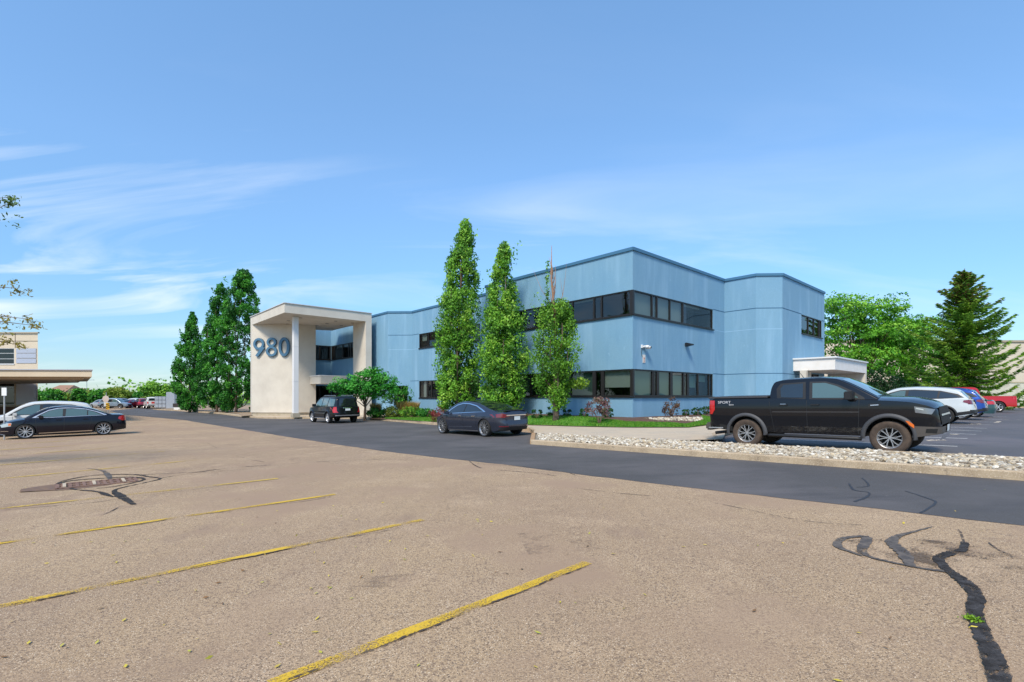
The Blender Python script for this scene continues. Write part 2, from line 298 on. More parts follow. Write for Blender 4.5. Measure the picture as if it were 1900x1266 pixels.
# concrete walk along the building (kerb height)
walk_back=[Vector((7.4,17.2,0)),Vector((9.4,19.8,0)),Vector((16.4,27.0,0)),Vector((20.4,31.2,0)),Vector((24,36,0)),Vector((10,37,0)),Vector((-3,40,0)),Vector((-10,50,0)),Vector((-22,62,0)),Vector((-34,62,0)),kerb[0]+Vector((4,4,0))]
walk=kerb+[Vector((.95,21.2,0)),Vector((.86,19.5,0)),Vector((5.0,14.9,0)),Vector((6.3,14.8,0))]+walk_back
sheet('pavement',walk,.15,conc)
def kerbline(name,pts,h,w,m=None,label=None):
    mb=MB(); P=[Vector((p[0],p[1],0)) for p in pts]; Q=[]
    for a,b in zip(P[:-1],P[1:]):
        k=max(1,int((b-a).length/1.0)); Q+=[a+(b-a)*i/k for i in range(k)]
    Q.append(P[-1])
    n0=len(mb.v); K=len(Q)
    for i,p in enumerate(Q):
        d=(Q[min(i+1,K-1)]-Q[max(i-1,0)]).normalized(); n=Vector((-d.y,d.x,0))
        for off,z in ((-w/2,-.08),(-w/2,h-.02),(-w/2+.025,h),(w/2-.025,h),(w/2,h-.02),(w/2,-.08)):
            q=p+n*off; mb.v.append((q.x,q.y,zg(p.x)+z))
    for i in range(K-1):
        for k in range(5): a=i*6+k; mb.f.append((a,a+1,a+7,a+6))
    mb.f.append(tuple(range(0,6))); mb.f.append(tuple((K-1)*6+k for k in range(6))[::-1])
    o=mb.build(name,m or kerbm); return tag(o,kind='structure')
kerbline('kerb',[p for p in kerb]+[Vector((.95,21.2,0))],.156,.16)
kerbline('kerb',[isl_F0,isl_F1],.15,.17); kerbline('kerb',[isl_F0+Vector((0,.0,0)),isl_B0],.156,.16,mat('rusty_kerb',(.36,.20,.09),.9,noise=(6,(.45,.32,.2),.4,.7)))
kerbline('kerb',[isl_B0+Vector((3.9,-4.3,0)),isl_B1],.13,.14)
kerbline('kerb',[Vector((6.35,15.4,0)),Vector((6.9,17.0,0)),Vector((9.3,19.75,0)),Vector((16.5,26.6,0)),Vector((20.4,31.0,0))],.156,.15)
# island of white stones
ip=[isl_F0+Vector((.05,.05,0)),isl_F1,isl_B1,isl_B0+Vector((.05,0,0))]
gb=mat('gravel_bed',(.40,.36,.29),.95,noise=(30,(.14,.12,.09),.4,.6),bump=(30,1,.03))
sheet('gravel_bed',ip,.10,gb)
def stones(name,poly,n,r0,r1,hb,m,label,seed,mound=0):
    rs=np.random.default_rng(seed); bm=bmesh.new(); bmesh.ops.create_icosphere(bm,subdivisions=1,radius=1); bv=np.array([v.co[:] for v in bm.verts]); bf=np.array([[v.index for v in f.verts] for f in bm.faces]); bm.free()
    P=[]; xs=[p[0] for p in poly]; ys=[p[1] for p in poly]
    while len(P)<n:
        x=rs.uniform(min(xs),max(xs)); y=rs.uniform(min(ys),max(ys))
        if inpoly(x,y,poly): P.append((x,y))
    V_=[];F_=[];T=[]; 
    for i,(x,y) in enumerate(P):
        s=np.array([1,.7+.4*rs.random(),.45+.3*rs.random()])*rs.uniform(r0,r1); a=rs.random()*6.28; b=rs.normal()*.35
        q=bv*(1+rs.normal(size=(12,1))*.10)*s; R=np.array([[math.cos(a),-math.sin(a),0],[math.sin(a),math.cos(a),0],[0,0,1]]); R2=np.array([[1,0,0],[0,math.cos(b),-math.sin(b)],[0,math.sin(b),math.cos(b)]])
        q=q@R2.T@R.T+np.array([x,y,zg(x)+hb+s[2]*.3+rs.random()*mound]); V_.append(q); F_.append(bf+12*i); c=np.array([(.62,.53,.40),(.72,.66,.56),(.48,.39,.28),(.26,.20,.14),(.58,.46,.30)][rs.choice(5,p=[.33,.24,.19,.12,.12])])*(.5+.5*rs.random()); T.append(np.tile(np.append(c,1),(12,1)))
    V_=np.concatenate(V_);F_=np.concatenate(F_);T=np.concatenate(T).astype(np.float32)
    me=bpy.data.meshes.new(name); me.from_pydata(V_.tolist(),[],F_.tolist()); ca=me.color_attributes.new('tint','FLOAT_COLOR','POINT'); ca.data.foreach_set('color',T.reshape(-1))
    o=link(name,me,m,smooth=False); return tag(o,kind='stuff',label=label,cat='stones')
stm=leafmat('stone_tint',0.0); stm.node_tree.nodes['Principled BSDF'].inputs['Roughness'].default_value=.85
ip2=[isl_F0+V*.22+Vector((.1,0,0)),isl_F0-U*13+V*.2,isl_F0-U*13+V*2.1,isl_B0+Vector((.14,-.1,0))]
stones('white_stones',ip2,9500,.022,.064,.10,stm,'white and cream river stones filling the long kerbed island',3,.03)
# painted lines
yel=mat('yellow_paint',(.66,.41,.02),.7,alpha=(75,.90,1.04,1.6),noise=(60,(.38,.26,.06),.5,.7))
yel2=mat('faded_yellow_paint',(.60,.40,.06),.8,alpha=(30,.88,1.06,1.1))
wht=mat('white_paint',(.62,.60,.56),.7,alpha=(30,.72,.88,2.0))
whtf=mat('faded_white_paint',(.60,.50,.38),.7,alpha=(22,.92,1.05,2.0))
def line(name,p,q,w,m):
    d=(q-p); k=max(2,int(d.length/.5)); pts=[p+d*i/k for i in range(k+1)]; return sheet(name,ribbon(name,pts,w,0,m),.008,m)
ye=[(1090,1045,500,1272),(786,965,-260,1180),(622,918,-300,1053),(516,888.5,-300,977),(392,851.5,-200,908),(305,838,-200,880),(200,832,-200,861),(150,826,-200,848),(130,818.5,-150,832)]
for i,(a,b,c,d2) in enumerate(ye):
    p=at(a,b); q=at(c,d2); q=p+(q-p).normalized()*min((q-p).length,6.4 if i<5 else 5.5)
    line('parking_line',p,q,.105,yel if i<3 else yel2)
for i,(a,b) in enumerate([(1776.5,829),(1795,814.4),(1811,806.7),(1821,800.6),(1831,795.5),(1843,789),(1852,784),(1860,779),(1868,774)]):
    p=at(a,b); line('parking_line',p,p+U*(5.6 if i<1 else 5.4),.095,wht)
# faded stencil marks at the ends of the stalls
random.seed(4)
for (a,b,w_,n) in ((1790,776,.5,4),(1770,787,.55,4),(1726,818.5,.34,5),(1757,807,.3,4)):
    for k in range(n):
        p=at(a+k*(16 if b<800 else 7),b+(random.random()-.5)*(1.2)); q=p+V*w_*.8+U*.1
        line('stencil_mark',p,q,.09+.06*(b<800),whtf)
p=at(1848,785); line('stencil_mark',p,p+V*1.9,.16,whtf); p=at(1862,779); line('stencil_mark',p,p-U*1.0,.15,whtf)
# crack sealant
tar=mat('tar',(.030,.026,.024),.9,spec=.15,noise=[(12,(.075,.07,.07),.4,.7,5),(60,(.02,.02,.02),.55,.7)],bump=(40,.6,.012),alpha=(60,.80,.93,7))
tarf=mat('grey_tar',(.07,.06,.055),.9,noise=(14,(.14,.115,.095),.4,.65,5),alpha=(45,.78,.93,4))
crk=mat('open_crack',(.07,.05,.04),.9,alpha=(18,.92,1.08,1.6))
def smooth_line(pts,sub=4,jit=0.0):
    P=[pts[0]]+list(pts)+[pts[-1]]; o=[]
    for i in range(1,len(P)-2):
        for k in range(sub):
            t=k/sub; a,b,c,d=[np.array(q,float) for q in P[i-1:i+3]]
            q=.5*((2*b)+(-a+c)*t+(2*a-5*b+4*c-d)*t*t+(-a+3*b-3*c+d)*t**3); o.append(q)
    o.append(np.array(pts[-1],float)); return o
def seal(pts,m,h=.008,name='crack_seal',jit=.006):
    """pts: (px,py,width m)"""
    Q=smooth_line([(*at(a,b)[:2],w) for a,b,w in pts],12); r=random.Random(len(pts)+int(pts[0][0]))
    Q=[(q[0]+r.uniform(-jit,jit),q[1]+r.uniform(-jit,jit),max(.008,q[2]*.74*r.uniform(.84,1.12))) for q in Q]
    poly=ribbon(name,[Vector((q[0],q[1],0)) for q in Q],[q[2] for q in Q],h,m)
    mb=MB(); n=len(Q)
    for i in range(n-1):
        a,b,c,d=poly[i],poly[i+1],poly[2*n-2-i],poly[2*n-1-i]; mb.face([(p.x,p.y,zg(p.x)+h) for p in (a,b,c,d)])
    o=mb.build(name,m,weld=True); return tag(o,kind='structure')
seal([(1860,1285,.13),(1840,1215,.14),(1820,1172,.13),(1808,1135,.13),(1812,1110,.13),(1790,1082,.14),(1757,1058,.10),(1742,1038,.12),(1765,1028,.12),(1787,1022,.10),(1790,1008,.09)],tar,.0125)
seal([(1757,1062,.07),(1715,1057,.05),(1660,1046,.05),(1615,1035,.06),(1600,1022,.11),(1608,1000,.13),(1590,997,.08),(1560,1002,.10),(1556,1016,.10),(1600,1033,.03)],tarf,.010)
seal([(1690,1052,.10),(1676,1028,.16),(1655,1008,.14),(1668,996,.09),(1695,988,.04),(1735,978,.015)],tarf,.0115)
seal([(1790,1012,.02),(1783,990,.03),(1776,983,.015)],crk); seal([(1835,1008,.02),(1850,1020,.02),(1877,1033,.03),(1866,1042,.02)],crk)
# blotchy alligator cracking between the seals
al=mat('alligator_cracks',(.13,.09,.06),.95,alpha=(48,1.0,1.18,3.0))
sheet('cracked_patch',[at(a,b) for a,b in [(1570,1003),(1680,998),(1790,1010),(1880,1030),(1950,1065),(1830,1085),(1760,1068),(1690,1060),(1600,1036)]],.0065,al)
al2=mat('faint_stains',(.24,.17,.12),.95,alpha=(14,1.0,1.7,3.0))
sheet('stain_patch',[at(a,b) for a,b in [(640,1075),(760,1065),(800,1090),(650,1105)]],.0055,al2)
sheet('stain_patch',[at(a,b) for a,b in [(960,990),(1100,985),(1120,1020),(980,1030)]],.0055,al2)
# around the drain
seal([(104,901,.08),(112,897,.16),(122,894,.13),(160,890,.10),(195,888,.09),(240,886,.10),(266,889,.08),(258,894,.07),(215,903,.06),(180,907,.06)],tar,.011)
seal([(104,904,.16),(118,899,.14),(135,908,.08),(180,913,.08),(195,918,.13),(210,923,.04)],tar,.010)
seal([(112,894,.05),(150,886,.08),(185,882,.08),(245,881,.09),(275,885,.08),(297,889,.07),(270,896,.06),(215,909,.07),(222,920,.2),(238,930,.13),(248,937,.1)],tar,.009)
seal([(205,892,.08),(200,882,.16),(190,874,.10),(162,870,.02)],tarf,.0095)
seal([(297,888,.06),(400,872,.07),(520,862,.06),(640,855,.05),(720,853,.04)],crk); seal([(230,883,.05),(420,874,.06),(470,871,.08)],crk)
seal([(226,938,.02),(205,950,.03),(188,957,.02)],crk); seal([(0,948,.02),(180,932,.03),(240,924,.02),(500,891,.02)],crk)
seal([(870,855,.03),(890,868,.05),(940,874,.05),(1000,879,.05),(1045,886,.04)],crk); seal([(885,861,.02),(990,868,.04),(1050,877,.04),(1070,884,.03)],crk)
seal([(1065,906,.02),(1150,916,.025),(1300,930,.02),(1480,965,.02),(1600,975,.015)],crk)
seal([(438,846,.02),(460,852,.03),(490,858,.02)],crk); seal([(385,822,.02),(402,832,.03)],crk)
dcr=mat('road_crack',(.03,.03,.034),.6)
seal([(1575,898,.03),(1585,910,.05),(1612,915,.03),(1606,924,.05),(1585,932,.05)],dcr); seal([(1680,912,.03),(1725,927,.04),(1735,935,.04),(1708,953,.04)],dcr)
seal([(1600,888,.03),(1612,902,.04),(1590,905,.03)],dcr)
# rough edges of open cracks running beside the nearest yellow lines
for a,b,c,d2,dy_ in ((1085,1049,540,1262,3),(780,969,0,1126,2),(618,921,0,1008,1)):
    P=[(a+(c-a)*t/10+random.uniform(-3,3),b+(d2-b)*t/10+dy_+random.uniform(-2,2),random.uniform(.015,.04)) for t in range(11)]; seal(P,crk,.0095)
# storm drain
dr=empty('storm_drain',at(182,897.5),'rusty sunken storm drain ringed by black crack sealant, in the tan car park','drain',rot=(0,0,math.atan2(V.y,V.x)))
rust=mat('rusty_iron',(.16,.085,.06),.85,noise=(18,(.28,.17,.12),.4,.7),bump=(40,.5,.01))
mb=MB(); mb.face([(1.15*math.cos(q*.3927)*(1+.12*math.sin(q*3.1)),.52*math.sin(q*.3927)*(1+.12*math.cos(q*2.3)),.006) for q in range(16)]); mb.build('apron',mat('drain_apron',(.20,.12,.07),.95,noise=(7,(.14,.09,.07),.4,.6)),dr)
mb=MB()
for s_ in (-1,1): mb.box((0,s_*.30,.014),(1.2,.06,.02)); mb.box((s_*.60,0,.014),(.06,.66,.02))
mb.build('rim',rust,dr)
mb=MB()
for i in range(11): mb.box((-.52+i*.104,0,.012),(.05,.54,.016))
mb.box((0,0,.0135),(1.14,.05,.017)); mb.build('grate',rust,dr)
mb=MB()
for q in (-.50,-.06,.40): mb.box((q,.0,.030),(.05,.50,.014))
mb.build('concrete_bar',conc,dr)
# fallen leaves
rng=np.random.default_rng(21); n=190; LC=[]
LP=[(87,1045),(216,1043),(601,1044),(577,1091),(382,1108),(53,1192),(180,1191),(230,1150),(233,1235),(515,1235),(1555,1262),(1400,1132),(690,1058),(878,1031),(550,915),(268,1081),(405,1081),(450,1058),(62,1007),(100,1011),(232,1004),(62,977),(1268,1014),(1138,1027)]
for a,b in LP: LC.append(at(a,b,.012))
while len(LC)<n:
    a=rng.uniform(0,1900); b=790+450*rng.random()**1.6; 
    if a>1200 and rng.random()<.6: continue
    if b<900 and a>1000: continue
    LC.append(at(a,b,.012))
LC=np.array([c[:] for c in LC]); q=unit(rng.normal(size=LC.shape)*[1,1,.12]); w=np.cross(unit(rng.normal(size=LC.shape)*[.25,.25,1]+[0,0,1.5]),q)
sz=(.012+.018*rng.random(len(LC)))[:,None]; sz[:24]=.028; colr=np.array([(.60,.47,.05),(.50,.46,.06),(.22,.12,.05),(.55,.40,.08)])[rng.integers(0,4,len(LC))]
tag(quadmesh('fallen_leaves',LC,q*sz,w*sz*.4,colr,leafmat('leaf_litter',.1)),'small yellow fallen leaves scattered over the asphalt','leaves',kind='stuff')
# tuft of weeds in the crack
wp=at(1806,1153); rng=np.random.default_rng(5); k=260; c=rng.normal(size=(k,3))*[.024,.022,.010]; c[:,2]=abs(c[:,2])+.012
we=empty('weed_tuft',wp,'small green weed growing out of the black sealed crack','weed')
leaves('foliage',c,.018,[(.10,.22,.01),(.25,.42,.02),(.16,.32,.02)],we,trans=.3)
# ---------------------------------------------------------------- blue office building
blue=mat('blue_stucco',(0.172,0.325,0.448),.85,noise=[(.45,(0.153,0.311,0.452),.4,.68,5),(1.3,(0.243,0.412,0.554),.50,.74,6,(1,1,.12)),(30,(0.203,0.379,0.525),.5,.7,3),(2.2,(0.141,0.294,0.435),.56,.78,6,(1,1,.16)),(6,(0.271,0.441,0.576),.66,.8,5,(1,1,.4))],bump=[(45,.35,.006),(6,.15,.01)])
blued=mat('blue_coping',(.06,.17,.28),.5,metal=.2); joint=mat('reveal_joint',(.04,.12,.21),.8); bluel=mat('pale_seam',(.27,.46,.62),.8)
frm=mat('bronze_frame',(.022,.019,.018),.4,metal=.3); glz=glassmat('window_glass',(.42,.50,.48),.03); inn=mat('dark_interior',(.022,.022,.024),.9); bld=mat('roller_blind',(.30,.42,.36),.8); bldg=mat('pale_blind_reflection',(.60,.57,.54),.8)
C=Vector((6.09,25,0)); P1=C+U*11.73; P2=P1+V*1.55; Q=P2+U*12.15; R=Q+Vector((-2.15,.1,0)); K=R+U*12.55; K2=K-V*2.6
D1=C+V*10.2; D2=D1-U*1.96; D3=D2+Vector((1.577,-.08,0)); D4=D3+V*8.07
ZB,ZT=-.4,9.1; ZU=(5.76,7.0); ZL=(1.60,3.0)
bldo=empty('office_building',(C.x,C.y,.5),'large two-storey pale blue stucco office building with dark ribbon windows','office building')
def add(o): o.parent=bldo; o.matrix_parent_inverse=Matrix.Translation((-C.x,-C.y,-.5)); return o
def wallseg(mb,a,b,ops,z0=ZB,z1=ZT,dep=.16):
    d=(b-a); Ln=d.length; d=d.normalized(); nrm=Vector((d.y,-d.x,0))
    if nrm.dot(a)>0: nrm=-nrm
    ts=sorted(set([0,Ln]+[t for o in ops for t in o[:2]])); zs=sorted(set([z0,z1]+[z for o in ops for z in o[2:4]]))
    for i in range(len(ts)-1):
        for j in range(len(zs)-1):
            tm=(ts[i]+ts[i+1])/2; zm_=(zs[j]+zs[j+1])/2
            if any(o[0]<tm<o[1] and o[2]<zm_<o[3] for o in ops): continue
            A=a+d*ts[i];B_=a+d*ts[i+1]; mb.face([A+Z*zs[j],B_+Z*zs[j],B_+Z*zs[j+1],A+Z*zs[j+1]])
    for t0,t1,za,zb in [o[:4] for o in ops]:
        A=a+d*t0;B_=a+d*t1; i=-nrm*dep
        mb.face([A+Z*za,B_+Z*za,B_+i+Z*za,A+i+Z*za]); mb.face([A+Z*zb,B_+Z*zb,B_+i+Z*zb,A+i+Z*zb])
        for X in (A,B_): mb.face([X+Z*za,X+Z*zb,X+i+Z*zb,X+i+Z*za])
    return d,nrm
def window(a,d,nrm,t0,t1,z0,z1,mull,blinds_refl=(),rails=(),parent_add=None,fw=.07,gl=None,nm='window',i0=0):
    mb=MB(); ax=(d,nrm,Z); o=a-nrm*.07
    def bar(ta,tb,za,zb,dp=.09,off=0): mb.box(o+d*(ta+tb)/2+Z*(za+zb)/2+nrm*off,(tb-ta,dp,zb-za),ax)
    bar(t0,t1,z0,z0+fw*.8); bar(t0,t1,z1-fw*.8,z1); bar(t0,t0+fw,z0+fw*.8,z1-fw*.8); bar(t1-fw,t1,z0+fw*.8,z1-fw*.8)
    for m_ in mull:
        w=fw
        if isinstance(m_,tuple): m_,w=m_
        if t0+.15<m_<t1-.15: bar(m_-w/2,m_+w/2,z0+fw*.8,z1-fw*.8,.086)
    for (ra,rb,zr) in rails: bar(ra,rb,zr-.02,zr+.02,.08)
    mb.box(a+nrm*.02+d*(t0+t1)/2+Z*(z0-.03),(t1-t0+.06,.12,.06),ax)     # sill
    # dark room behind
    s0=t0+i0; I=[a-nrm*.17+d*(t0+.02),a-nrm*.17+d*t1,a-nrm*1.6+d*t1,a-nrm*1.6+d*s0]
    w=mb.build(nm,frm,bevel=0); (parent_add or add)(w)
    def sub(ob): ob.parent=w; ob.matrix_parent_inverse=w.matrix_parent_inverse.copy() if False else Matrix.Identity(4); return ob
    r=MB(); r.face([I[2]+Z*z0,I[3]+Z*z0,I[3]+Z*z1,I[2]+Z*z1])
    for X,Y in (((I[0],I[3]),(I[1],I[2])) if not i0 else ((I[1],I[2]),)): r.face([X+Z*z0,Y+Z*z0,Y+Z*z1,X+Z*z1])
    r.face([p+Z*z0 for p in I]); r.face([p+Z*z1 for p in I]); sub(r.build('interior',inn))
    gq=MB(); gg=a-nrm*.08; gq.face([gg+d*t0+Z*z0,gg+d*t1+Z*z0,gg+d*t1+Z*z1,gg+d*t0+Z*z1]); sub(gq.build('pane',gl or glz))
    for ta,tb,fr,mm in blinds_refl:
        b=MB(); bb=a-nrm*.22; b.face([bb+d*ta+Z*(z1-(z1-z0)*fr),bb+d*tb+Z*(z1-(z1-z0)*fr),bb+d*tb+Z*z1,bb+d*ta+Z*z1]); sub(b.build('blind',mm))
    return w
wm=MB()
def T(P,D,*px): return [tpx(P,D,p) for p in px]
# right facade C->D1
eR=T(C,V,1323)[0]
d,nr=wallseg(wm,C,D1,[(.0,eR,*ZU),(.0,eR,*ZL)])
mR=T(C,V,1211.5,1220.5,1244.5,1268.5)
mL=T(C,V,1212.5,1215,1222,1247,1270,1274,1278,1296.5,1317)
window(C,d,nr,.0,eR,*ZU,[(mR[0],.10),(mR[1],.10),mR[2],(mR[3],.12)],blinds_refl=[(.1,mR[0],1,bldg),(mR[0],mR[1],1,bldg),(mR[1]+.05,mR[3],1,bldg),(mR[3]+.05,mR[3]+.35,1,bldg),(mR[3]+.4,mR[3]+2.2,.13,bldg)],fw=.08,i0=1.6)  # right upper: full-height pale panels carry the grey window reflection as colour
window(C,d,nr,.0,eR,*ZL,[(mL[0],.10),(mL[1],.10),(mL[2],.22),(mL[3],.24),(mL[4],.14),(mL[6],.22),(mL[7],.12),(mL[8],.10)],blinds_refl=[(.1,mL[0],.97,bld),(mL[2]+.1,mL[3],.94,bld),(mL[3]+.1,mL[4],.94,bld),(mL[6]+.1,mL[7],.62,bld),(mL[7]+.1,mL[8]-.2,.36,bld)],fw=.09,i0=1.6)
nR=nr
# left facade C->P1
eL=9.6
d,nr=wallseg(wm,C,P1,[(0,eL,*ZU),(0,eL,*ZL)])
ml=T(C,U,1169,1164,1115,1101,1061,1046,1000,992)
window(C,d,nr,0,eL,*ZU,[(ml[0],.08),(ml[2],.1),(ml[3],.1),(ml[4],.08),(ml[5],.08),(ml[6],.08)],blinds_refl=[(.15,ml[1],1,bldg),(ml[3],ml[4],.12,bldg)],fw=.08,i0=1.6)
ml=T(C,U,1172.5,1117,1113,1101.5,1057,1046,984)
window(C,d,nr,0,eL,*ZL,[(ml[1],.2),(ml[3],.22),(ml[4],.15),(ml[5],.1),(ml[6],.12)],blinds_refl=[(.1,ml[1],.66,bldg),(ml[3]+.1,ml[4],.96,mat('grey_green_blind',(.16,.22,.20),.8)),(ml[4],ml[5]+.2,.9,mat('grey_green_blind')),(ml[6],ml[6]+.8,.95,mat('grey_green_blind'))],fw=.09,i0=1.6)
# corner posts
for z0,z1 in (ZU,ZL): mb=MB(); mb.box(C+Vector((0,.10,(z0+z1)/2)),(.16,.16,z1-z0-.02),(U,V,Z)); add(mb.build('corner_post',frm))
wallseg(wm,P1,P2,[])
d,nr=wallseg(wm,P2,Q,[(2.54,11.0,*ZU),(2.54,11.0,1.5,2.95)])
window(P2,d,nr,2.54,11.0,*ZU,[3.4,4.6,5.8,7.2,8.4,9.6],blinds_refl=[(10.1,10.8,.5,bldg),(3,4.4,.3,bldg)])
ml=T(P2,U,800,792,786)
window(P2,d,nr,2.54,11.0,1.5,2.95,[3.5,5,6.4,7.6,(ml[0],.12),(ml[1],.2)],blinds_refl=[(ml[1],10.6,1,bldg),(5,6.2,.5,bldg)])
d,nr=wallseg(wm,Q,R,[(.4,1.62,.9,2.55)])
window(Q,d,nr,.4,1.62,.9,2.55,[1.0])
t7=7.1
d,nr=wallseg(wm,R,K,[(t7,12.55,5.5,7.0),(7.2,12.55,-.25,2.75)])
window(R,d,nr,t7,12.55,5.5,7.0,T(R,U,650,646,635,620,617),blinds_refl=[(t7+.9,9.6,.18,bldg),(9.8,11.6,.22,bldg)],fw=.12)
window(R,d,nr,7.2,12.55,-.25,2.75,[8.5,9.8,11.1],rails=[(7.2,12.55,2.0)],fw=.1,nm='entrance_glazing')
d,nr=wallseg(wm,K,K2,[(0,2.6,5.5,7.0),(0,2.4,-.25,2.75)])
window(K,d,nr,0,2.6,5.5,7.0,[1.2,2.4],fw=.12,i0=1.6)
window(K,d,nr,0,2.4,-.25,2.75,[1.2],fw=.1,nm='entrance_glazing',i0=1.6)
wallseg(wm,D1,D2,[]); wallseg(wm,D2,D3,[])
tw0,tw1=T(D3,V,1487,1525)
td0,td1=T(D3,V,1494,1541)
td0,td1=max(.8,td0),6.9
d,nr=wallseg(wm,D3,D4,[(tw0,tw1,*ZU),(3.6,6.9,.1,3.15)])
window(D3,d,nr,tw0,tw1,*ZU,T(D3,V,1501,1511.5,1521),blinds_refl=[(tw0+.1,tw0+.6,.95,bldg)])
window(D3,d,nr,3.6,6.9,.1,3.15,[4.6,5.7],rails=[(3.6,6.9,2.4)],fw=.1,nm='side_entrance_glazing')
# hidden back
D5=D4+U*30; K3=K2+U*14; K4=K3+V*30
for a,b in ((D4,D5),(D5,K4),(K4,K3),(K3,K2)):
    wm.face([a+Z*ZB,b+Z*ZB,b+Z*ZT,a+Z*ZT])
add(wm.build('wall',blue,norm=False,weld=True))
foot=[C,P1,P2,Q,R,K,K2,K3,K4,D5,D4,D3,D2,D1]
rf=MB(); rf.face([p+Z*8.75 for p in foot]); add(rf.build('roof',mat('roof_gravel',(.3,.3,.29),.9)))
def strip(pts,z,h,out,m,name,closed=False):
    mb=MB()
    for a,b in zip(pts[:-1],pts[1:]):
        d=(b-a); Ln=d.length; d.normalize(); n=Vector((d.y,-d.x,0)); 
        if n.dot(a)>0: n=-n
        mb.box((a+b)/2+n*(out/2-.04)+Z*z,(Ln+out*.9,out+.08,h),(d,n,Z))
    return add(mb.build(name,m))
vis=[K2,K,R,Q,P2,P1,C,D1,D2,D3,D4]
strip(vis,9.06,.16,.07,blued,'coping'); 
strip([R,Q,P2+U*11.05],7.02,.05,.006,joint,'joint'); strip([C+V*(eR+.03),D1,D2,D3,D3+V*tw0],7.02,.05,.006,joint,'joint'); strip([D3+V*tw1,D4],7.02,.05,.006,joint,'joint')
strip([C+V*(eR+.03),D1,D2,D3,D3+V*3.5],3.02,.045,.006,joint,'joint'); strip([R+U*.1,Q,P2+U*11.05],2.97,.045,.006,joint,'joint')
strip([C+V*(eR+.1),D1],5.74,.03,.004,bluel,'joint'); strip([D1,D2,D3],5.74,.035,.004,bluel,'joint'); strip([R,Q,P2+U*11.05],5.74,.035,.004,bluel,'joint')
# small wall fittings
def wallpt(px,py): 
    t=tpx(C,V,px); p=C+V*t; return p+Z*(CH-(py-HZ)/F*p.y)
whp=mat('white_plastic',(.72,.72,.72),.4); blk=mat('black_plastic',(.012,.012,.013),.45); 
p=wallpt(1190.5,643); e=empty('security_camera',p,'white twin-lens security camera on the blue wall beside the building corner','camera',rot=(0,0,math.atan2(V.y,V.x)))
mb=MB(); mb.box((0,-.03,0),(.12,.06,.16)); mb.box((.08,-.12,.0),(.06,.2,.06)); mb.build('bracket',whp,e)
mb=MB(); mb.lathe([(0,-.16),(.075,-.155),(.08,0),(.075,.12),(0,.13)],14,'y',(.16,-.16,-.02)); mb.build('housing',whp,e,smooth=True)
mb=MB(); mb.lathe([(0,-.2),(.07,-.19),(.09,-.06),(.08,.05),(0,.07)],14,'y',(.33,-.14,-.05)); mb.build('housing',whp,e,smooth=True)
mb=MB(); mb.lathe([(0,-.21),(.055,-.205),(.055,-.18)],12,'y',(.33,-.14,-.05)); mb.build('lens',blk,e)
mb=MB(); mb.tube([(-.02,-.02,-.08),(-.04,-.03,-.3),(.0,-.02,-.5),(.04,-.02,-.52)],.012,6); mb.build('cable',blk,e)
p=wallpt(1194.5,666); e=empty('warning_sign',p,'small white notice with faint red print below the security camera','sign',rot=(0,0,math.atan2(V.y,V.x)))
mb=MB(); mb.box((0,-.015,0),(.22,.02,.42)); mb.build('panel',mat('sign_white',(.66,.62,.58),.5),e)
mb=MB(); mb.box((0,-.028,.02),(.11,.006,.1)); 
for i in range(4): mb.box((0,-.028,-.08-.03*i),(.13,.006,.01))
mb.build('print',mat('faded_red',(.55,.25,.2),.6),e)
p=wallpt(1272.5,640); e=empty('wall_light',p,'black wedge-shaped floodlight high on the right blue wall','light',rot=(0,0,math.atan2(V.y,V.x)))
mb=MB(); mb.box((0,-.03,0),(.2,.06,.2)); mb.build('bracket',blk,e)
mb=MB(); mb.v=[(-.16,-.06,.12),(.16,-.06,.12),(.18,-.42,.02),(-.18,-.42,.02),(-.16,-.06,-.1),(.16,-.06,-.1),(.18,-.42,-.04),(-.18,-.42,-.04)]; mb.f=[(0,1,2,3),(4,7,6,5),(0,4,5,1),(3,2,6,7),(0,3,7,4),(1,5,6,2)]; mb.build('lamp_head',blk,e,bevel=.015)
# ---------------------------------------------------------------- portico with the number
cream=mat('cream_stucco',(.62,.565,.48),.85,noise=[(.8,(.53,.475,.40),.4,.7,4),(30,(.62,.565,.49),.5,.7,3)],bump=(45,.3,.005)); white=mat('white_trim',(.70,.67,.62),.7,noise=(1.5,(.64,.60,.54),.4,.7))
A=Vector((-18.24,39.76,0)); La=A+U*9.7; Rt=A+V*7.5; M=Vector((-20.26,46.06,0)); Bk=M+V*4.5
po=empty('entrance_portico',(A.x,A.y,-.2),'tall cream entrance portico with a slab roof and one slim white column','portico')
def addp(o): o.parent=po; o.matrix_parent_inverse=Matrix.Translation((-A.x,-A.y,.2)); return o
RF=[A,Rt,Rt+U*2.6,Bk-U*1.9,Bk,Bk+U*2.2,La+V*3.2,La]
mb=MB(); mb.prism([(p.x,p.y) for p in RF],8.34,9.12); addp(mb.build('roof_slab',cream))
mb=MB()
for a,b in ((La,A),(A,Rt)):
    d=(b-a).normalized(); n=Vector((d.y,-d.x,0)); n=-n if n.dot(a)>0 else n
    mb.box((a+b)/2+n*.02+Z*9.12,((b-a).length+.06,.10,.06),(d,n,Z))
addp(mb.build('roof_edge',mat('edge_metal',(.55,.54,.52),.4)))
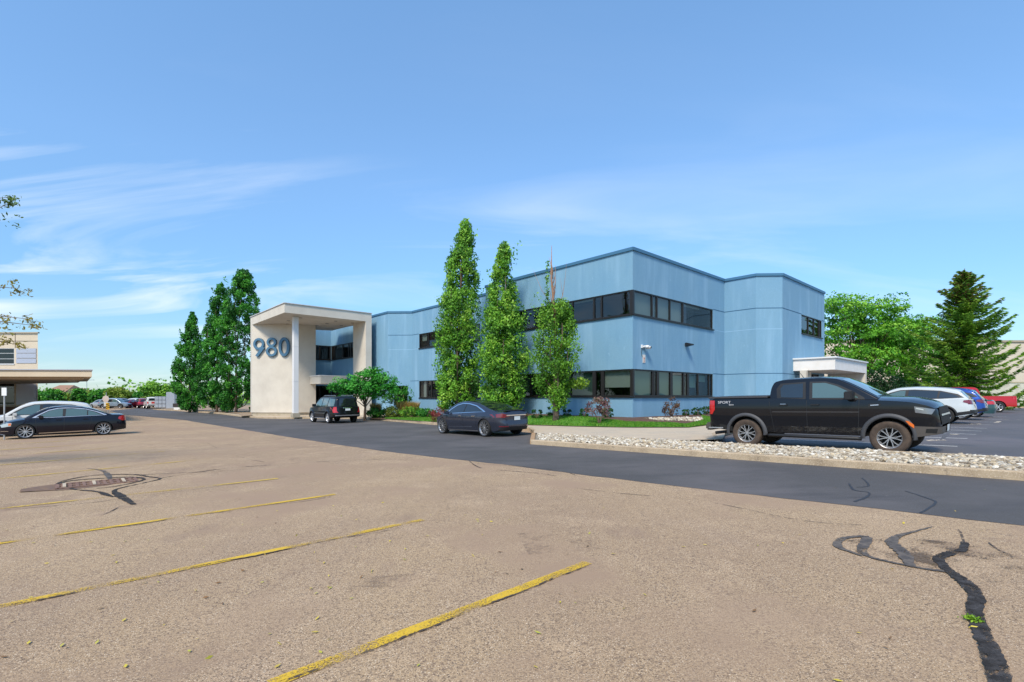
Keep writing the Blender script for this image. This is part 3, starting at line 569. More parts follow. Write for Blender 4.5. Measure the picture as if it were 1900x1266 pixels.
# left wall: end face flush with the fascia, angled number wall, second face
Li=La-U*.52
lw=[Li,M,M+V*2.02,M+V*2.02+U*.42,La+V*3.2,La]
mb=MB(); mb.prism([(p.x,p.y) for p in lw],-.02+.12,8.337); addp(mb.build('side_wall',cream))
lwp=[Li+V*.08+U*.02,M+U*.1,M+V*1.97+U*.1,M+V*1.97+U*.38,La+V*3.1-U*.1,La+V*.08-U*.1]
mb=MB(); mb.prism([(p.x,p.y) for p in lwp],-.5,.10); addp(mb.build('plinth',mat('plinth_stone',(.42,.36,.27),.9,noise=(3,(.33,.28,.2),.4,.7))))
mb=MB(); rw=[Rt-V*.56,Rt,Rt+U*2.6,Rt+U*2.6-V*.56]; mb.prism([(p.x,p.y) for p in rw],-.4,8.337); addp(mb.build('side_wall',cream))
# column
cp=Vector((-18.19,41.64,0)); mb=MB(); mb.box((cp.x,cp.y,4.24),(.40,.40,8.06),(U,V,Z)); 
for z_ in (2.9,5.83): mb.box((cp.x,cp.y,z_),(.43,.43,.05),(U,V,Z))
addp(mb.build('column',mat('column_white',(.72,.70,.68),.7),bevel=.01)); mb=MB(); mb.box((cp.x,cp.y,.03),(.58,.58,.36),(U,V,Z)); addp(mb.build('column_base',mat('plinth_stone'))); mb=MB(); mb.box((cp.x,cp.y,8.305),(.47,.47,.06),(U,V,Z)); addp(mb.build('capital',cream))
# recessed soffit lights
for a,b in ((1.9,1.9),(4.3,1.7),(1.7,4.9),(3.7,4.9),(5.6,4.7),(6.4,2.3),(1.8,6.5),(4.0,6.4)):
    q=A+U*a+V*b; mb=MB(); mb.lathe([(0,8.334),(.12,8.334),(.15,8.327),(.16,8.336)],14,'z',(q.x,q.y,0)); addp(mb.build('downlight',mat('downlight_dark',(.10,.08,.06),.5)))
# low entrance canopy between the walls
cn=Bk-V*2.6+Vector((-.33,-.24,0)); cp4=[cn,cn-U*2.6,cn-U*2.6+V*2.5,cn+V*2.5]
mb=MB(); mb.prism([(p.x,p.y) for p in cp4],2.78,3.48); addp(mb.build('entrance_canopy',cream)); mb=MB(); mb.prism([(p.x,p.y) for p in [cn-V*.06+U*.06,cn-U*2.66-V*.06,cn-U*2.6+V*2.5,cn+V*2.5+U*.06]],3.48,3.56); addp(mb.build('canopy_edge',white))
# number
nb=empty('address_numerals',(M+Z*5)[:],'large blue raised numerals 980 on the cream portico wall','sign')
nd=(M-Li).normalized(); nn_=Vector((nd.y,-nd.x,0)); nn_=-nn_ if nn_.dot(M)>0 else nn_
nface=mat('numeral_blue',(.06,.155,.25),.55)
def P3(t,z,o): q=Li+nd*t+nn_*o; return Vector((q.x,q.y,z))
def ring(mb,tc_,zc_,ro,ri,so,si,o0,o1,n=40):
    base=len(mb.v)
    for k in range(n):
        a=2*math.pi*k/n; c,s=math.cos(a),math.sin(a)
        for (rr,ss,oo) in ((ro,so,o0),(ro,so,o1-.02),(ro-.02,so-.02,o1),(ri+.02,si+.02,o1),(ri,si,o1-.02),(ri,si,o0)): mb.v.append(tuple(P3(tc_+rr*c,zc_+ss*s,oo)))
    for k in range(n):
        k2=(k+1)%n
        for j in range(5): mb.f.append((base+k*6+j,base+k*6+j+1,base+k2*6+j+1,base+k2*6+j))
def finishd(mb):
    o=mb.build('digit',nface); o.parent=nb; o.matrix_parent_inverse=Matrix.Translation(-(M+Z*5)); return o
tl=T(Li,nd,471.8,492,495.5,515.5,519,538.6); zt=CH+(HZ-627.5)/F*46.3; zb=CH+(HZ-661.5)/F*46.3
tl=[t for t in tl]; wd=(tl[1]-tl[0])
mb=MB(); r=wd/2; ring(mb,tl[0]+r,zt-r*1.02,r,r*.58,r*1.02,r*.60,.02,.2)
x0,z0_=tl[0]+r*1.86,zt-r*1.55; x1,z1_=tl[0]+r*.62,zb; w_=.30
dvec=Vector((x1-x0,z1_-z0_)).normalized(); nv=Vector((-dvec.y,dvec.x))*w_/2
q=[(x0-nv.x,z0_-nv.y),(x0+nv.x,z0_+nv.y),(x1+nv.x,z1_+nv.y+.05),(x1-nv.x,z1_-nv.y-.03)]
b0=len(mb.v)
for o_ in (.02,.196):
    for a_,b_ in q: mb.v.append(tuple(P3(a_,b_,o_)))
mb.f+=[(b0,b0+1,b0+2,b0+3),(b0+4,b0+7,b0+6,b0+5)]+[(b0+i,b0+(i+1)%4,b0+4+(i+1)%4,b0+4+i) for i in range(4)]
finishd(mb)
mb=MB(); hh=zt-zb; c8=(tl[2]+tl[3])/2; ring(mb,c8,zt-hh*.235,r*.88,r*.46,hh*.25,hh*.13,.02,.2); ring(mb,c8,zb+hh*.27,r*1.0,r*.56,hh*.285,hh*.16,.02,.203); finishd(mb)
mb=MB(); ring(mb,(tl[4]+tl[5])/2,(zt+zb)/2,wd/2,wd/2*.52,hh*.52,hh*.36,.02,.2); finishd(mb)
# ---------------------------------------------------------------- side entrance canopy (right)
sc=empty('entrance_canopy',(19.5,29.9,.5),'white box-shaped canopy over the side entrance at the right end of the blue building','canopy')
def adds(o): o.parent=sc; o.matrix_parent_inverse=Matrix.Translation((-19.5,-29.9,-.5)); return o
N0=Vector((19.45,29.85,0)); sw=N0+U*2.35; se=N0+V*7.3
mb=MB(); mb.prism([(p.x,p.y) for p in [N0,se,se+U*2.3,sw-U*.02]],3.23,3.97); adds(mb.build('roof_slab',mat('canopy_white',(.78,.74,.70),.7,noise=(2,(.72,.67,.61),.4,.7)))) 
mb=MB()
for a,b in ((sw,N0),(N0,se)):
    d=(b-a).normalized(); n=Vector((d.y,-d.x,0)); n=-n if n.dot(a)>0 else n
    mb.box((a+b)/2+n*.03+Z*3.98,((b-a).length+.08,.14,.09),(d,n,Z))
adds(mb.build('roof_edge',whp))
mb=MB(); ew=[se,se-V*.35,se-V*.35+U*2.3,se+U*2.3]; mb.prism([(p.x,p.y) for p in ew],.2,3.225); adds(mb.build('side_wall',cream))
mb=MB(); q=ray(1491.5,700,31.0); mb.box((q.x,q.y,1.75),(.34,.34,2.95),(U,V,Z)); q=ray(1499,700,31.4); mb.box((q.x,q.y,1.75),(.3,.3,2.95),(U,V,Z)); adds(mb.build('column',cream))
mb=MB(); mb.prism([(p.x,p.y) for p in [N0+V*6.93+U*2.1,N0+V*6.93+U*.02,N0+V*6.9+U*.02,N0+V*6.9+U*2.1]],.3,3.22); adds(mb.build('inner_panel',cream))
# ---------------------------------------------------------------- planting beds
soil=mat('mulch',(.11,.055,.035),.95,noise=[(9,(.19,.11,.07),.45,.7,5),(40,(.04,.022,.015),.5,.7)],bump=[(30,1,.04)])
lawnm=mat('lawn',(.08,.24,.02),.9,noise=[(.8,(.20,.30,.05),.5,.7,5),(2,(.15,.36,.03),.45,.7,4),(18,(.05,.19,.015),.5,.7),(70,(.20,.42,.05),.55,.75)],bump=[(60,1,.03)])
def bed(name,fr,bk,za,zb,m,rows=8,hx=0.0):
    """surface rising from polyline fr (front, kerb height) to bk (wall)"""
    mb=MB(); n=40
    def samp(P,t):
        L=[0]; 
        for a,b in zip(P[:-1],P[1:]): L.append(L[-1]+(b-a).length)
        q=t*L[-1]
        for i in range(len(P)-1):
            if q<=L[i+1]+1e-6: f=(q-L[i])/max(1e-6,L[i+1]-L[i]); return P[i]+(P[i+1]-P[i])*f
        return P[-1]
    G=[]
    for j in range(rows+1):
        s=j/rows
        for i in range(n+1):
            a=samp(fr,i/n); b=samp(bk,i/n); p=a+(b-a)*s; e=min(1,s*2.0); e=e*e*(3-2*e)
            zf=zg(a.x)+.155; zbk=zb(i/n) if callable(zb) else zb
            mb.v.append((p.x,p.y,zf+(zbk-zf)*e+hx))
    for j in range(rows):
        for i in range(n): k=j*(n+1)+i; mb.f.append((k,k+1,k+n+2,k+n+1))
    o=mb.build(name,m,smooth=True); tag(o,kind='structure')
    return o
def W3(px,py,h=.15): return at(px,py,h)
fr=[W3(675,776.3),W3(712,777.3),W3(780,782.3),W3(860,787),W3(985,789.5),W3(1090,792.5),W3(1168,794),W3(1280,794),W3(1321,788.5),W3(1345,783.5),Vector((14.5,25.2,0)),Vector((18.6,29.5,0))]
fr=[Vector((p.x,p.y,0)) for p in fr]
bk=[R+V*.4,Q+V*.3,P2+U*6+V*.3,P1+V*.3,C+U*6+V*.3,C+(U+V)*.25,C+V*6-U*-.3,D1+(U+V)*.2,D3+U*.4,D3+V*1.6+U*.3]
beds=bed('flower_bed',fr,bk,0,lambda t:-.02+.57*min(1,max(0,(t-.0)/.45)),soil)
from mathutils.bvhtree import BVHTree
_bt=BVHTree.FromObject(beds,bpy.context.evaluated_depsgraph_get()) if False else None
_bm=bmesh.new(); _bm.from_mesh(beds.data); _bt=BVHTree.FromBMesh(_bm)
def bz(x,y):
    h=_bt.ray_cast(Vector((x,y,20)),Vector((0,0,-1))); return h[0].z if h[0] else zg(x)+.15
def bat(px,d): x=(px-CX)/F*d; return Vector((x,d,bz(x,d)))
# lawn strip over the front of the bed
def lawn(name,a,b):
    mb=MB(); n=len(a); R_=5
    aa=[];bb=[]
    for i in range(n-1):
        for k in range(6): aa.append(a[i]+(a[i+1]-a[i])*k/6); bb.append(b[i]+(b[i+1]-b[i])*k/6)
    aa.append(a[-1]); bb.append(b[-1]); n=len(aa)
    for j in range(R_+1):
        for i in range(n):
            p=aa[i]+(bb[i]-aa[i])*j/R_; mb.v.append((p.x,p.y,bz(p.x,p.y)+(.02 if j in(0,R_) else .045)))
    for j in range(R_):
        for i in range(n-1): k=j*n+i; mb.f.append((k,k+1,k+n+1,k+n))
    o=mb.build(name,lawnm,smooth=True); tag(o,kind='structure'); return aa,bb
Nn=Vector((.35,.94,0))
fl=[p for p in fr[1:10]]; offs=[.35,2.6,2.3,1.6,2.4,1.1,.9,1.1,1.0]
offs=[.5,2.4,3.0,2.2,2.6,1.2,.75,1.3,3.2]
lb=[p+V*.3+Vector((0,o,0)) for p,o in zip(fl,offs)]
la,lb2=lawn('lawn',[p+Vector((.02,.08,0)) for p in fl],lb)
rng=np.random.default_rng(11); P=[]
while len(P)<26000:
    i=rng.integers(0,len(la)-1); t=rng.random(); s=rng.random(); a=la[i]+(la[i+1]-la[i])*t; b=lb2[i]+(lb2[i+1]-lb2[i])*t; p=a+(b-a)*s; P.append((p.x,p.y,0))
P=np.array(P); P[:,2]=[bz(a,b)+.06 for a,b,_ in P]
Aq=unit(rng.normal(size=P.shape)*[.45,.45,1]*[1,1,.2]+[0,0,1])*.05; Bq=unit(np.cross(Aq,rng.normal(size=P.shape)))*.010
pal=np.array([(.08,.28,.015),(.14,.38,.025),(.05,.19,.012),(.26,.40,.06)])[rng.integers(0,4,len(P))]
tag(quadmesh('grass',P,Aq,Bq,pal,leafmat('grass_blades',.4)),'bright green mown grass in front of the blue building','grass',kind='stuff')
# tan strip of stones at the far end by the tall trees, ornamental stones near the corner
stones('edging_stones',[bat(1195,23.2),bat(1225,22.2),bat(1290,22.6),bat(1345,25),bat(1300,24.6),bat(1250,24.2)],420,.04,.10,.0,stm,'pale stones spilling over the mulch at the corner of the bed',9)
o_=bpy.data.objects['edging_stones']
for v in o_.data.vertices: v.co.z+=bz(v.co.x,v.co.y)-zg(v.co.x)
far_bed=sheet('far_bed',[kerb[0]+Vector((.3,.4,0)),kerb[1]+Vector((.2,.4,0)),kerb[2]+Vector((.2,.4,0)),kerb[3]+Vector((.1,.4,0)),La+Vector((-.3,-1.2,0)),La+V*3.4+U*.3,Vector((-25,66,0)),Vector((-55,90,0))],.20,mat('tan_mulch',(.36,.25,.16),.95,noise=[(3,(.22,.15,.09),.45,.7,5),(25,(.5,.42,.32),.55,.7)],bump=(25,1,.03)))
# ---------------------------------------------------------------- trees in front of the building
p=bat(849,32.5); columnar(849,32.5,p.z-.02,404,86,101,'tallest columnar tree, left of the three in front of the blue building',low=.03,n=520,leaf=.15,lean=.55,pal=G_OAK,holes=30,prof=[(0,.45),(.05,.7),(.15,.95),(.3,1),(.45,.95),(.6,.8),(.75,.62),(.88,.42),(.96,.22),(1,.06)])
p=bat(934,29.3); columnar(932,29.3,p.z-.02,446,92,102,'middle columnar tree, between its two neighbours in front of the blue building',low=.03,n=480,leaf=.148,pal=G_OAK,holes=22,lean=.15,prof=[(0,.45),(.06,.75),(.2,1),(.38,.95),(.5,.78),(.62,.62),(.75,.52),(.88,.36),(.95,.2),(1,.05)])
p=bat(1031,24.9); e3,H3,R3=columnar(1031,24.9,p.z-.02,560,84,103,'shorter columnar tree with bare dead leader, right of the three by the blue building',low=.13,n=210,leaf=.12,pal=[(.03,.10,.012),(.08,.22,.02),(.17,.38,.03),(.30,.50,.05)],prof=[(0,.12),(.1,.28),(.2,.6),(.38,.95),(.6,1),(.8,.9),(.93,.72),(1,.35)],holes=6)
rng=np.random.default_rng(77)
c=np.array([1.15,0,1.9])+unit(rng.normal(size=(420,3)))*np.array([.62,.4,.3])*rng.random((420,1))**.4
leaves('side_foliage',c,.15,[(.08,.18,.02),(.2,.36,.03),(.32,.46,.05)],e3)
mb=MB(); dead=mat('dead_wood',(.27,.14,.09),.9,noise=(20,(.36,.24,.17),.4,.7))
mb.tube([(0,0,H3*.5),(-.05,0,H3*.9),(-.22,0,H3*1.2),(-.2,0,H3*1.47)],[.07,.06,.045,.01],6)
r_=random.Random(5)
for i in range(16):
    z0=H3*(.7+.035*i); dxx=r_.uniform(-.22,.22); mb.tube([(-.05-.1*i/16,0,z0),(-.12+dxx*.5,r_.uniform(-.1,.1),z0+.4),(-.18+dxx*.8,r_.uniform(-.15,.15),z0+.9)],[.035,.022,.006],4)
mb.tube([(-.1,0,H3*.95),(-.7,.1,H3*1.1),(-1.15,.1,H3*1.28)],[.02,.012,.004],4); mb.tube([(-.05,0,H3*.9),(.35,0,H3*1.05),(.5,.1,H3*1.22),(.55,0,H3*1.33)],[.025,.02,.01,.003],4); mb.tube([(.35,0,H3*1.05),(.25,.1,H3*1.2)],[.015,.003],4)
mb.build('dead_leader',dead,e3,smooth=True)
c=np.stack([-.42+rng.normal(size=260)*.06,rng.normal(size=260)*.06,H3*(.98+.36*rng.random(260))],1); leaves('shoot',c,.11,G_OAK,e3)
# three beyond the portico on the left
columnar(438,57,-.22,500,96,104,'tallest of the dark columnar trees left of the cream portico',low=.02,n=420,leaf=.21,pal=G_DK,lean=.9,holes=10,prof=[(0,.55),(.06,.85),(.25,1),(.5,.95),(.7,.78),(.85,.55),(.95,.3),(1,.08)])
columnar(402,58.5,-.22,520,74,105,'dark columnar tree behind and left of the tallest one near the portico',low=.02,n=320,leaf=.21,pal=G_DK,lean=.5,holes=10,prof=[(0,.5),(.06,.85),(.3,1),(.5,.9),(.68,.5),(.85,.35),(.95,.2),(1,.06)])
columnar(352,62,-.22,578,66,106,'shortest dark columnar tree, farthest left by the driveway',low=.02,n=300,leaf=.22,pal=G_DK,lean=.4,holes=10,prof=[(0,.35),(.06,.5),(.2,.85),(.32,1),(.5,.82),(.7,.5),(.88,.28),(1,.05)])
# ---------------------------------------------------------------- other trees
def crown(e,ells,leaf,per,pal,jit=.5,rc=.55,trans=.3,holes=0,name='crown',rr=(.45,.6)):
    Cs=[];Os=[];Gs=[]
    for (cx,cy,cz,rx,ry,rz_,n) in ells:
        for _ in range(n):
            d=unit(rng.normal(size=(1,3)))[0]; r=(rr[0]+rr[1]*rng.random()); c=np.array([cx,cy,cz])+d*np.array([rx,ry,rz_])*r; k=per; q=unit(rng.normal(size=(k,3)))*np.array([1,1,.6])*rc*(.5+.9*rng.random())*(.4+.6*rng.random((k,1)))
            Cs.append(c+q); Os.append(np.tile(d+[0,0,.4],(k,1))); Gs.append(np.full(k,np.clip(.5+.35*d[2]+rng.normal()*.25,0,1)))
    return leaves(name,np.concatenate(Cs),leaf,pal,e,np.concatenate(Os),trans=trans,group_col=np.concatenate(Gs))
def limbs(e,ells,h0,r0,n=9,seed=1,m=None):
    r=random.Random(seed); mb=MB(); top=max(c[2] for c in ells)
    mb.tube([(0,0,-.3),(0,0,h0*.5),(.05,0,h0),(0,.05,top)],[r0*1.3,r0,r0*.8,r0*.25],9)
    for i in range(n):
        c=ells[i%len(ells)]; t=(c[0]+r.uniform(-.7,.7)*c[3],c[1]+r.uniform(-.7,.7)*c[4],c[2]+r.uniform(-.3,.6)*c[5]); z=h0*r.uniform(.75,1.1)
        mb.tube([(0,0,z),(t[0]*.4,t[1]*.4,z+(t[2]-z)*.45),t],[r0*.45,r0*.28,r0*.08],6)
    mb.build('trunk',m or bark,e,smooth=True)
# small spreading tree by the portico
rng=np.random.default_rng(31); e=empty('small_tree',bat(677,36.5),'small spreading green tree planted beside the cream portico','tree')
EL=[(-1.1,0,2.35,1.45,1.1,.75,60),(.2,0,2.9,1.4,1.1,.85,62),(1.35,.1,2.5,1.25,1.0,.75,56),(.0,-.3,2.2,2.4,1.2,.5,64),(0.3,.2,3.4,.6,.6,.4,14),(-.1,0,1.75,1.6,1.0,.3,16)]
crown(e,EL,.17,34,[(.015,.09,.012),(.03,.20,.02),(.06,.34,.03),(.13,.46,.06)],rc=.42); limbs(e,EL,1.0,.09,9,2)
# second, half hidden
e=empty('small_tree',bat(748,40.5),'low dark green tree against the blue wall behind the ornamental grass','tree')
EL=[(-.2,0,1.7,.9,.8,.7,30),(-1.0,0,1.4,.6,.6,.5,14)]; crown(e,EL,.17,30,G_DK,rc=.4); limbs(e,EL,.7,.05,5,3)
# locust trees on the right
rng=np.random.default_rng(41)
e=empty('honey_locust',(( 1600-CX)/F*52,52,.3),'large bright green tree rising directly behind the right end of the blue building','tree','trees behind the car park')
EL=[(-2.0,0,9.9,3.2,3,2.5,110),(1.2,0,9.6,3.2,3,2.4,110),(-1,0,7.2,4.8,3.4,2.1,120),(3.2,0,7.6,2.8,3,2.2,90),(-.5,-1,4.9,4.6,3.2,1.6,100)]
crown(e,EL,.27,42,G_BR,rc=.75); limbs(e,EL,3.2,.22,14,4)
e=empty('honey_locust',(( 1688-CX)/F*56,56,.3),'rounded lighter green tree between the large locust and the conifer','tree','trees behind the car park')
EL=[(-1.5,0,8.9,2.8,2.8,2.2,90),(1.5,0,8.3,2.7,2.6,2.0,80),(0,0,6.1,4.2,3,1.9,100),(0,-1,3.8,4.2,2.8,1.4,70)]
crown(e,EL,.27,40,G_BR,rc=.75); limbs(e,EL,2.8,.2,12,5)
# dark upright yews
for i,(px,d,h,w) in enumerate(((1617,46,3.7,.75),(1634,46.5,3.9,.8),(1652,46,3.6,.8),(1672,47,2.9,1.1),(1700,48,2.7,1.4),(1730,49,2.6,1.3))):
    rng=np.random.default_rng(50+i); e=empty('evergreen_shrub',((px-CX)/F*d,d,.3),['dark upright evergreen nearest the white canopy','dark upright evergreen, second from the white canopy','dark upright evergreen, third from the white canopy','low dark shrub under the lighter green tree','broad dark shrub left of the conifer','broad dark shrub tucked against the conifer'][i],'shrub','evergreens behind the car park')
    C_,O_,G_=clumps(lambda z:w*(1-(z/h)**3*.8),.05,h,70,.4,46,.3); leaves('foliage',C_,.16,[(.006,.025,.008),(.012,.05,.014),(.03,.10,.02)],e,O_,group_col=G_,trans=.15)
# spruce
rng=np.random.default_rng(61); r_=random.Random(61); ds=46.5; e=empty('spruce',((1789-CX)/F*ds,ds,.35),'tall dark spruce with drooping layered branches behind the parked cars','tree')
Hs=CH+(736-498)/F*ds-.35; mb=MB(); mb.tube([(0,0,-.2),(0,0,Hs*.5),(0.05,0,Hs)],[.24,.15,.02],8); CC=[];AA=[];BB=[];KK=[]
nb_=0; z=.9
while z<Hs-.25:
    f=z/Hs; Lb=(5.9*(1-f)**.85+.18)*(1 if f<.93 else .8); nbr=6 if f<.7 else 5
    for k in range(nbr):
        a=2*math.pi*(k+r_.random())/nbr; L=Lb*r_.uniform(.5,1.2); up=.55*f-.12+r_.uniform(-.06,.06); pts=[]
        for j in range(7):
            t=j/6; pts.append(np.array([math.cos(a)*L*t,math.sin(a)*L*t,z+L*(up*t-.28*math.sin(math.pi*t*.9)*(1-f)+.16*t*t)]))
        mb.tube([tuple(p) for p in pts[::2]],[.045*(1-f)+.015,.03*(1-f)+.01,.015,.005],4,cap=False)
        g=r_.random()
        for j in range(1,7):
            n_=int(24*L/3)+9; t=rng.random((n_,1)); base=pts[j-1]*(1-t)+pts[j]*t; side=np.array([-math.sin(a),math.cos(a),0]); wdt=(.55*(1-j/8)+.1)*min(1,L/2.5)
            s=rng.normal(size=(n_,1)); q=base+side*s*wdt*.6+np.array([0,0,1])*(-.10*abs(rng.normal(size=(n_,1)))-.04*abs(s)); dirv=unit(np.array([math.cos(a),math.sin(a),-.15])+side*np.sign(s)*.7+rng.normal(size=(n_,3))*.25)
            ln=.19*(.7+.5*rng.random((n_,1))); CC.append(q); AA.append(dirv*ln); BB.append(unit(np.cross(dirv,rng.normal(size=(n_,3))))*.055); KK.append(np.full(n_,g))
    z+=(.40-.2*f)*r_.uniform(.6,1.3)
CC,AA,BB,KK=[np.concatenate(q) for q in (CC,AA,BB,KK)]
pal=np.array([(.04,.12,.015),(.10,.24,.02),(.20,.38,.035),(.34,.42,.06)]); t=np.clip(.55*KK+.45*rng.random(len(KK)),0,.99)*3; i=t.astype(int); fr_=(t-i)[:,None]; cols=pal[i]*(1-fr_)+pal[np.minimum(i+1,3)]*fr_
top=(CC[:,2]/Hs>.74)&(rng.random(len(CC))<.35); cols[top]=(.16,.09,.035)
quadmesh('branches',CC,AA,BB,cols,leafmat('leaf_foliage'),e); mb.build('trunk',bark,e,smooth=True)
# tree out of frame on the left whose branch tips hang into view
rng=np.random.default_rng(71); r_=random.Random(71); tb=Vector((-16.2,11.4,zg(-16.2))); e=empty('locust_tree',tb,'thinly leaved tree at the left edge whose yellow-green branch tips hang into view','tree')
mb=MB(); mb.tube([(0,0,-.2),(0,0,2),(.3,0,4.2),(.2,0,7)],[.2,.16,.12,.04],8)
tips=[(ray(62,604,11.4)),(ray(18,378,11.2)),(ray(30,535,11.5)),(ray(36,640,11.3)),(ray(-40,480,11)),(ray(-120,560,12)),(ray(-100,400,11)),(ray(50,592,11.6)),(ray(14,632,11.2)),(ray(18,366,11.6))]
LC=[];LD=[]
for i,tp in enumerate(tips):
    tp=tp-tb; st=Vector((.2,0,tp.z*.62+.4)); pts=[st+(tp-st)*(k/8)+Vector((0,0,.5*math.sin(math.pi*k/8)*(1 if i!=1 else .2))) for k in range(9)]
    mb.tube([tuple(q) for q in pts],[.045-.005*k for k in range(9)],5,cap=False)
    for k in range(1,9):
        for s_ in range(5):
            q=pts[k]; tw=Vector((r_.uniform(-.2,.45),r_.uniform(-.4,.4),r_.uniform(-.28,.22))); 
            if k==8: tw*=.45
            for m_ in range(9 if i!=1 and i!=2 else 15): f=(m_+1)/9; pp=q+tw*min(f,1.2); LC.append((pp.x+r_.gauss(0,.03),pp.y+r_.gauss(0,.03),pp.z+r_.gauss(0,.03))); LD.append(i)
LC=np.array(LC); leaves('foliage',LC,.082,[(.05,.10,.015),(.12,.20,.02),(.32,.26,.04),(.16,.13,.04)],e,trans=.4,aspect=.4,group_col=np.where((np.array(LD)==1)|(np.array(LD)==9),.1,.75)); mb.build('trunk',bark,e,smooth=True)
# broad trees standing left of the camera, outside the photograph, which the dark windows mirror
for i,(x,y,h) in enumerate(((-47,33,9),(-52,22,10),(-44,12,9),(-56,42,9))):
    rng=np.random.default_rng(90+i); e=empty('shade_tree',(x,y,-.4),['broad shade tree beyond the left edge beside the office','broad shade tree far left of the camera','broad shade tree nearest the left of the camera','broad shade tree left of the beige office'][i],'tree','trees left of the car park')
    EL=[(0,0,h*.68,3.6,3.6,h*.27,90),(0,0,h*.42,3.2,3.2,h*.16,50)]; crown(e,EL,.5,16,G_DK,rc=1.0); limbs(e,EL,h*.3,.22,8,i)
# ---------------------------------------------------------------- shrubs
def shrub(name,px,d,w,h,pal,label,leaf=.07,n=60,group=None,trans=.25,box=False,stem=0,rc=.2,per=26,dep=None):
    p=bat(px,d); e=empty(name,p,label,'shrub',group); rx=w/F*d/2; H=h/F*d; dp=dep or rx
    Cs=[];Os=[];Gs=[]
    for _ in range(n):
        dd=unit(rng.normal(size=(1,3)))[0]
        if box: dd=np.sign(dd)*np.abs(dd)**.45
        c=np.array([0,0,stem+(H-stem)*.5])+dd*np.array([rx,dp,(H-stem)*.5])*(.55+.4*rng.random()**.5); q=unit(rng.normal(size=(per,3)))*rc*(.4+.6*rng.random((per,1)))*min(1,H); Cs.append(c+q); Os.append(np.tile(dd,(per,1))); Gs.append(np.full(per,rng.random()))
    Cs=np.concatenate(Cs); Cs[:,2]=np.maximum(Cs[:,2],.0); leaves('foliage',Cs,leaf,pal,e,np.concatenate(Os),trans=trans,group_col=np.concatenate(Gs))
    mb=MB()
    for k in range(7): a=k*.9; mb.tube([(0,0,-.05),(.3*rx*math.cos(a),.3*rx*math.sin(a),H*.35),(.75*rx*math.cos(a),.7*dp*math.sin(a),H*.8)],[.02,.014,.005],4)
    mb.build('stems',bark,e); return e
rng=np.random.default_rng(81); MAR=[(.05,.015,.02),(.13,.03,.035),(.22,.07,.06),(.16,.12,.05)]; BOX=[(.01,.05,.012),(.02,.10,.02),(.05,.17,.03)]
shrub('barberry',1112,22.6,48,50,[(.07,.03,.04),(.17,.07,.08),(.28,.15,.13),(.10,.12,.04)],'tall purple-leaved shrub in the lawn near the corner of the blue building',n=46,stem=.35,rc=.16,leaf=.085,group='purple shrubs')
shrub('barberry',1246,24.6,32,38,[(.06,.03,.02),(.13,.07,.04),(.20,.10,.06),(.08,.10,.03)],'thin brownish-purple shrub against the right-hand blue wall',n=32,rc=.13,leaf=.075,group='purple shrubs')
shrub('barberry',814,29.5,38,26,[(.10,.015,.02),(.28,.03,.04),(.36,.08,.07)],'low red-purple shrub left of the tallest columnar tree',n=40,rc=.2,group='purple shrubs')
for px,d,w,h,lb_ in ((996,26.2,20,17,'small round boxwood just behind the grey sedan'),(1026,27.2,24,18,'small boxwood right behind the shorter columnar tree trunk'),(1052,26.2,16,14,'smallest boxwood just right of the columnar tree trunk'),(1084,25.2,20,16,'small round boxwood left of the purple shrub'),(1127,24.9,22,18,'small round boxwood right of the purple shrub'),(1273,27.3,13,12,'leftmost of the three clipped boxwoods by the right wall'),(1293,28,18,14,'middle one of the three clipped boxwoods by the right wall'),(1311,29,14,15,'clipped boxwood closest to the pickup tailgate')):
    shrub('boxwood',px,d,w,h,BOX,lb_,leaf=.05,n=60,rc=.10,per=30,box=True,group='clipped boxwoods',trans=.15)
for px,d,w,h,lb_,pl in ((700,37.6,42,18,'dark green mound nearest the black SUV',G_DK),(730,37.2,40,20,'yellow-green mound in front of the blue bay wall',[(.06,.12,.02),(.16,.22,.03),(.30,.32,.05)]),(762,36.4,46,18,'green mound below the tan ornamental grass',G_OAK),(790,34.5,40,15,'dark green mound left of the red-purple shrub',G_DK)):
    shrub('perennial_mound',px,d,w,h,pl,lb_,leaf=.11,n=80,rc=.25,group='green mounds in the bed',dep=.9)
def reed(px,d,w,h,label):
    p=bat(px,d); e=empty('ornamental_grass',p,label,'grass clump','ornamental grasses'); k=900; a=rng.random(k)*6.28; rr=rng.random(k)**.5*w/F*d/2; H=h/F*d
    z=H*(.35+.65*rng.random(k)); Cq=np.stack([rr*np.cos(a)*(.4+.6*z/H),rr*np.sin(a)*(.4+.6*z/H)*.7,z*.62],1); Aq=unit(np.stack([np.cos(a)*.25,np.sin(a)*.25,np.ones(k)],1)+rng.normal(size=(k,3))*.1)*(H*.24); Bq=unit(np.cross(Aq,rng.normal(size=(k,3))))*.016
    quadmesh('blades',Cq,Aq,Bq,np.array([(.42,.24,.06),(.55,.36,.12),(.20,.22,.05)])[rng.integers(0,3,k)],leafmat('straw',.3),e)
reed(697,37.9,22,34,'tan ornamental grass beside the small tree trunk'); reed(752,37.4,34,36,'tall tan ornamental grass in the middle of the bed'); reed(766,37.2,26,34,'tan ornamental grass at the right of its clump')
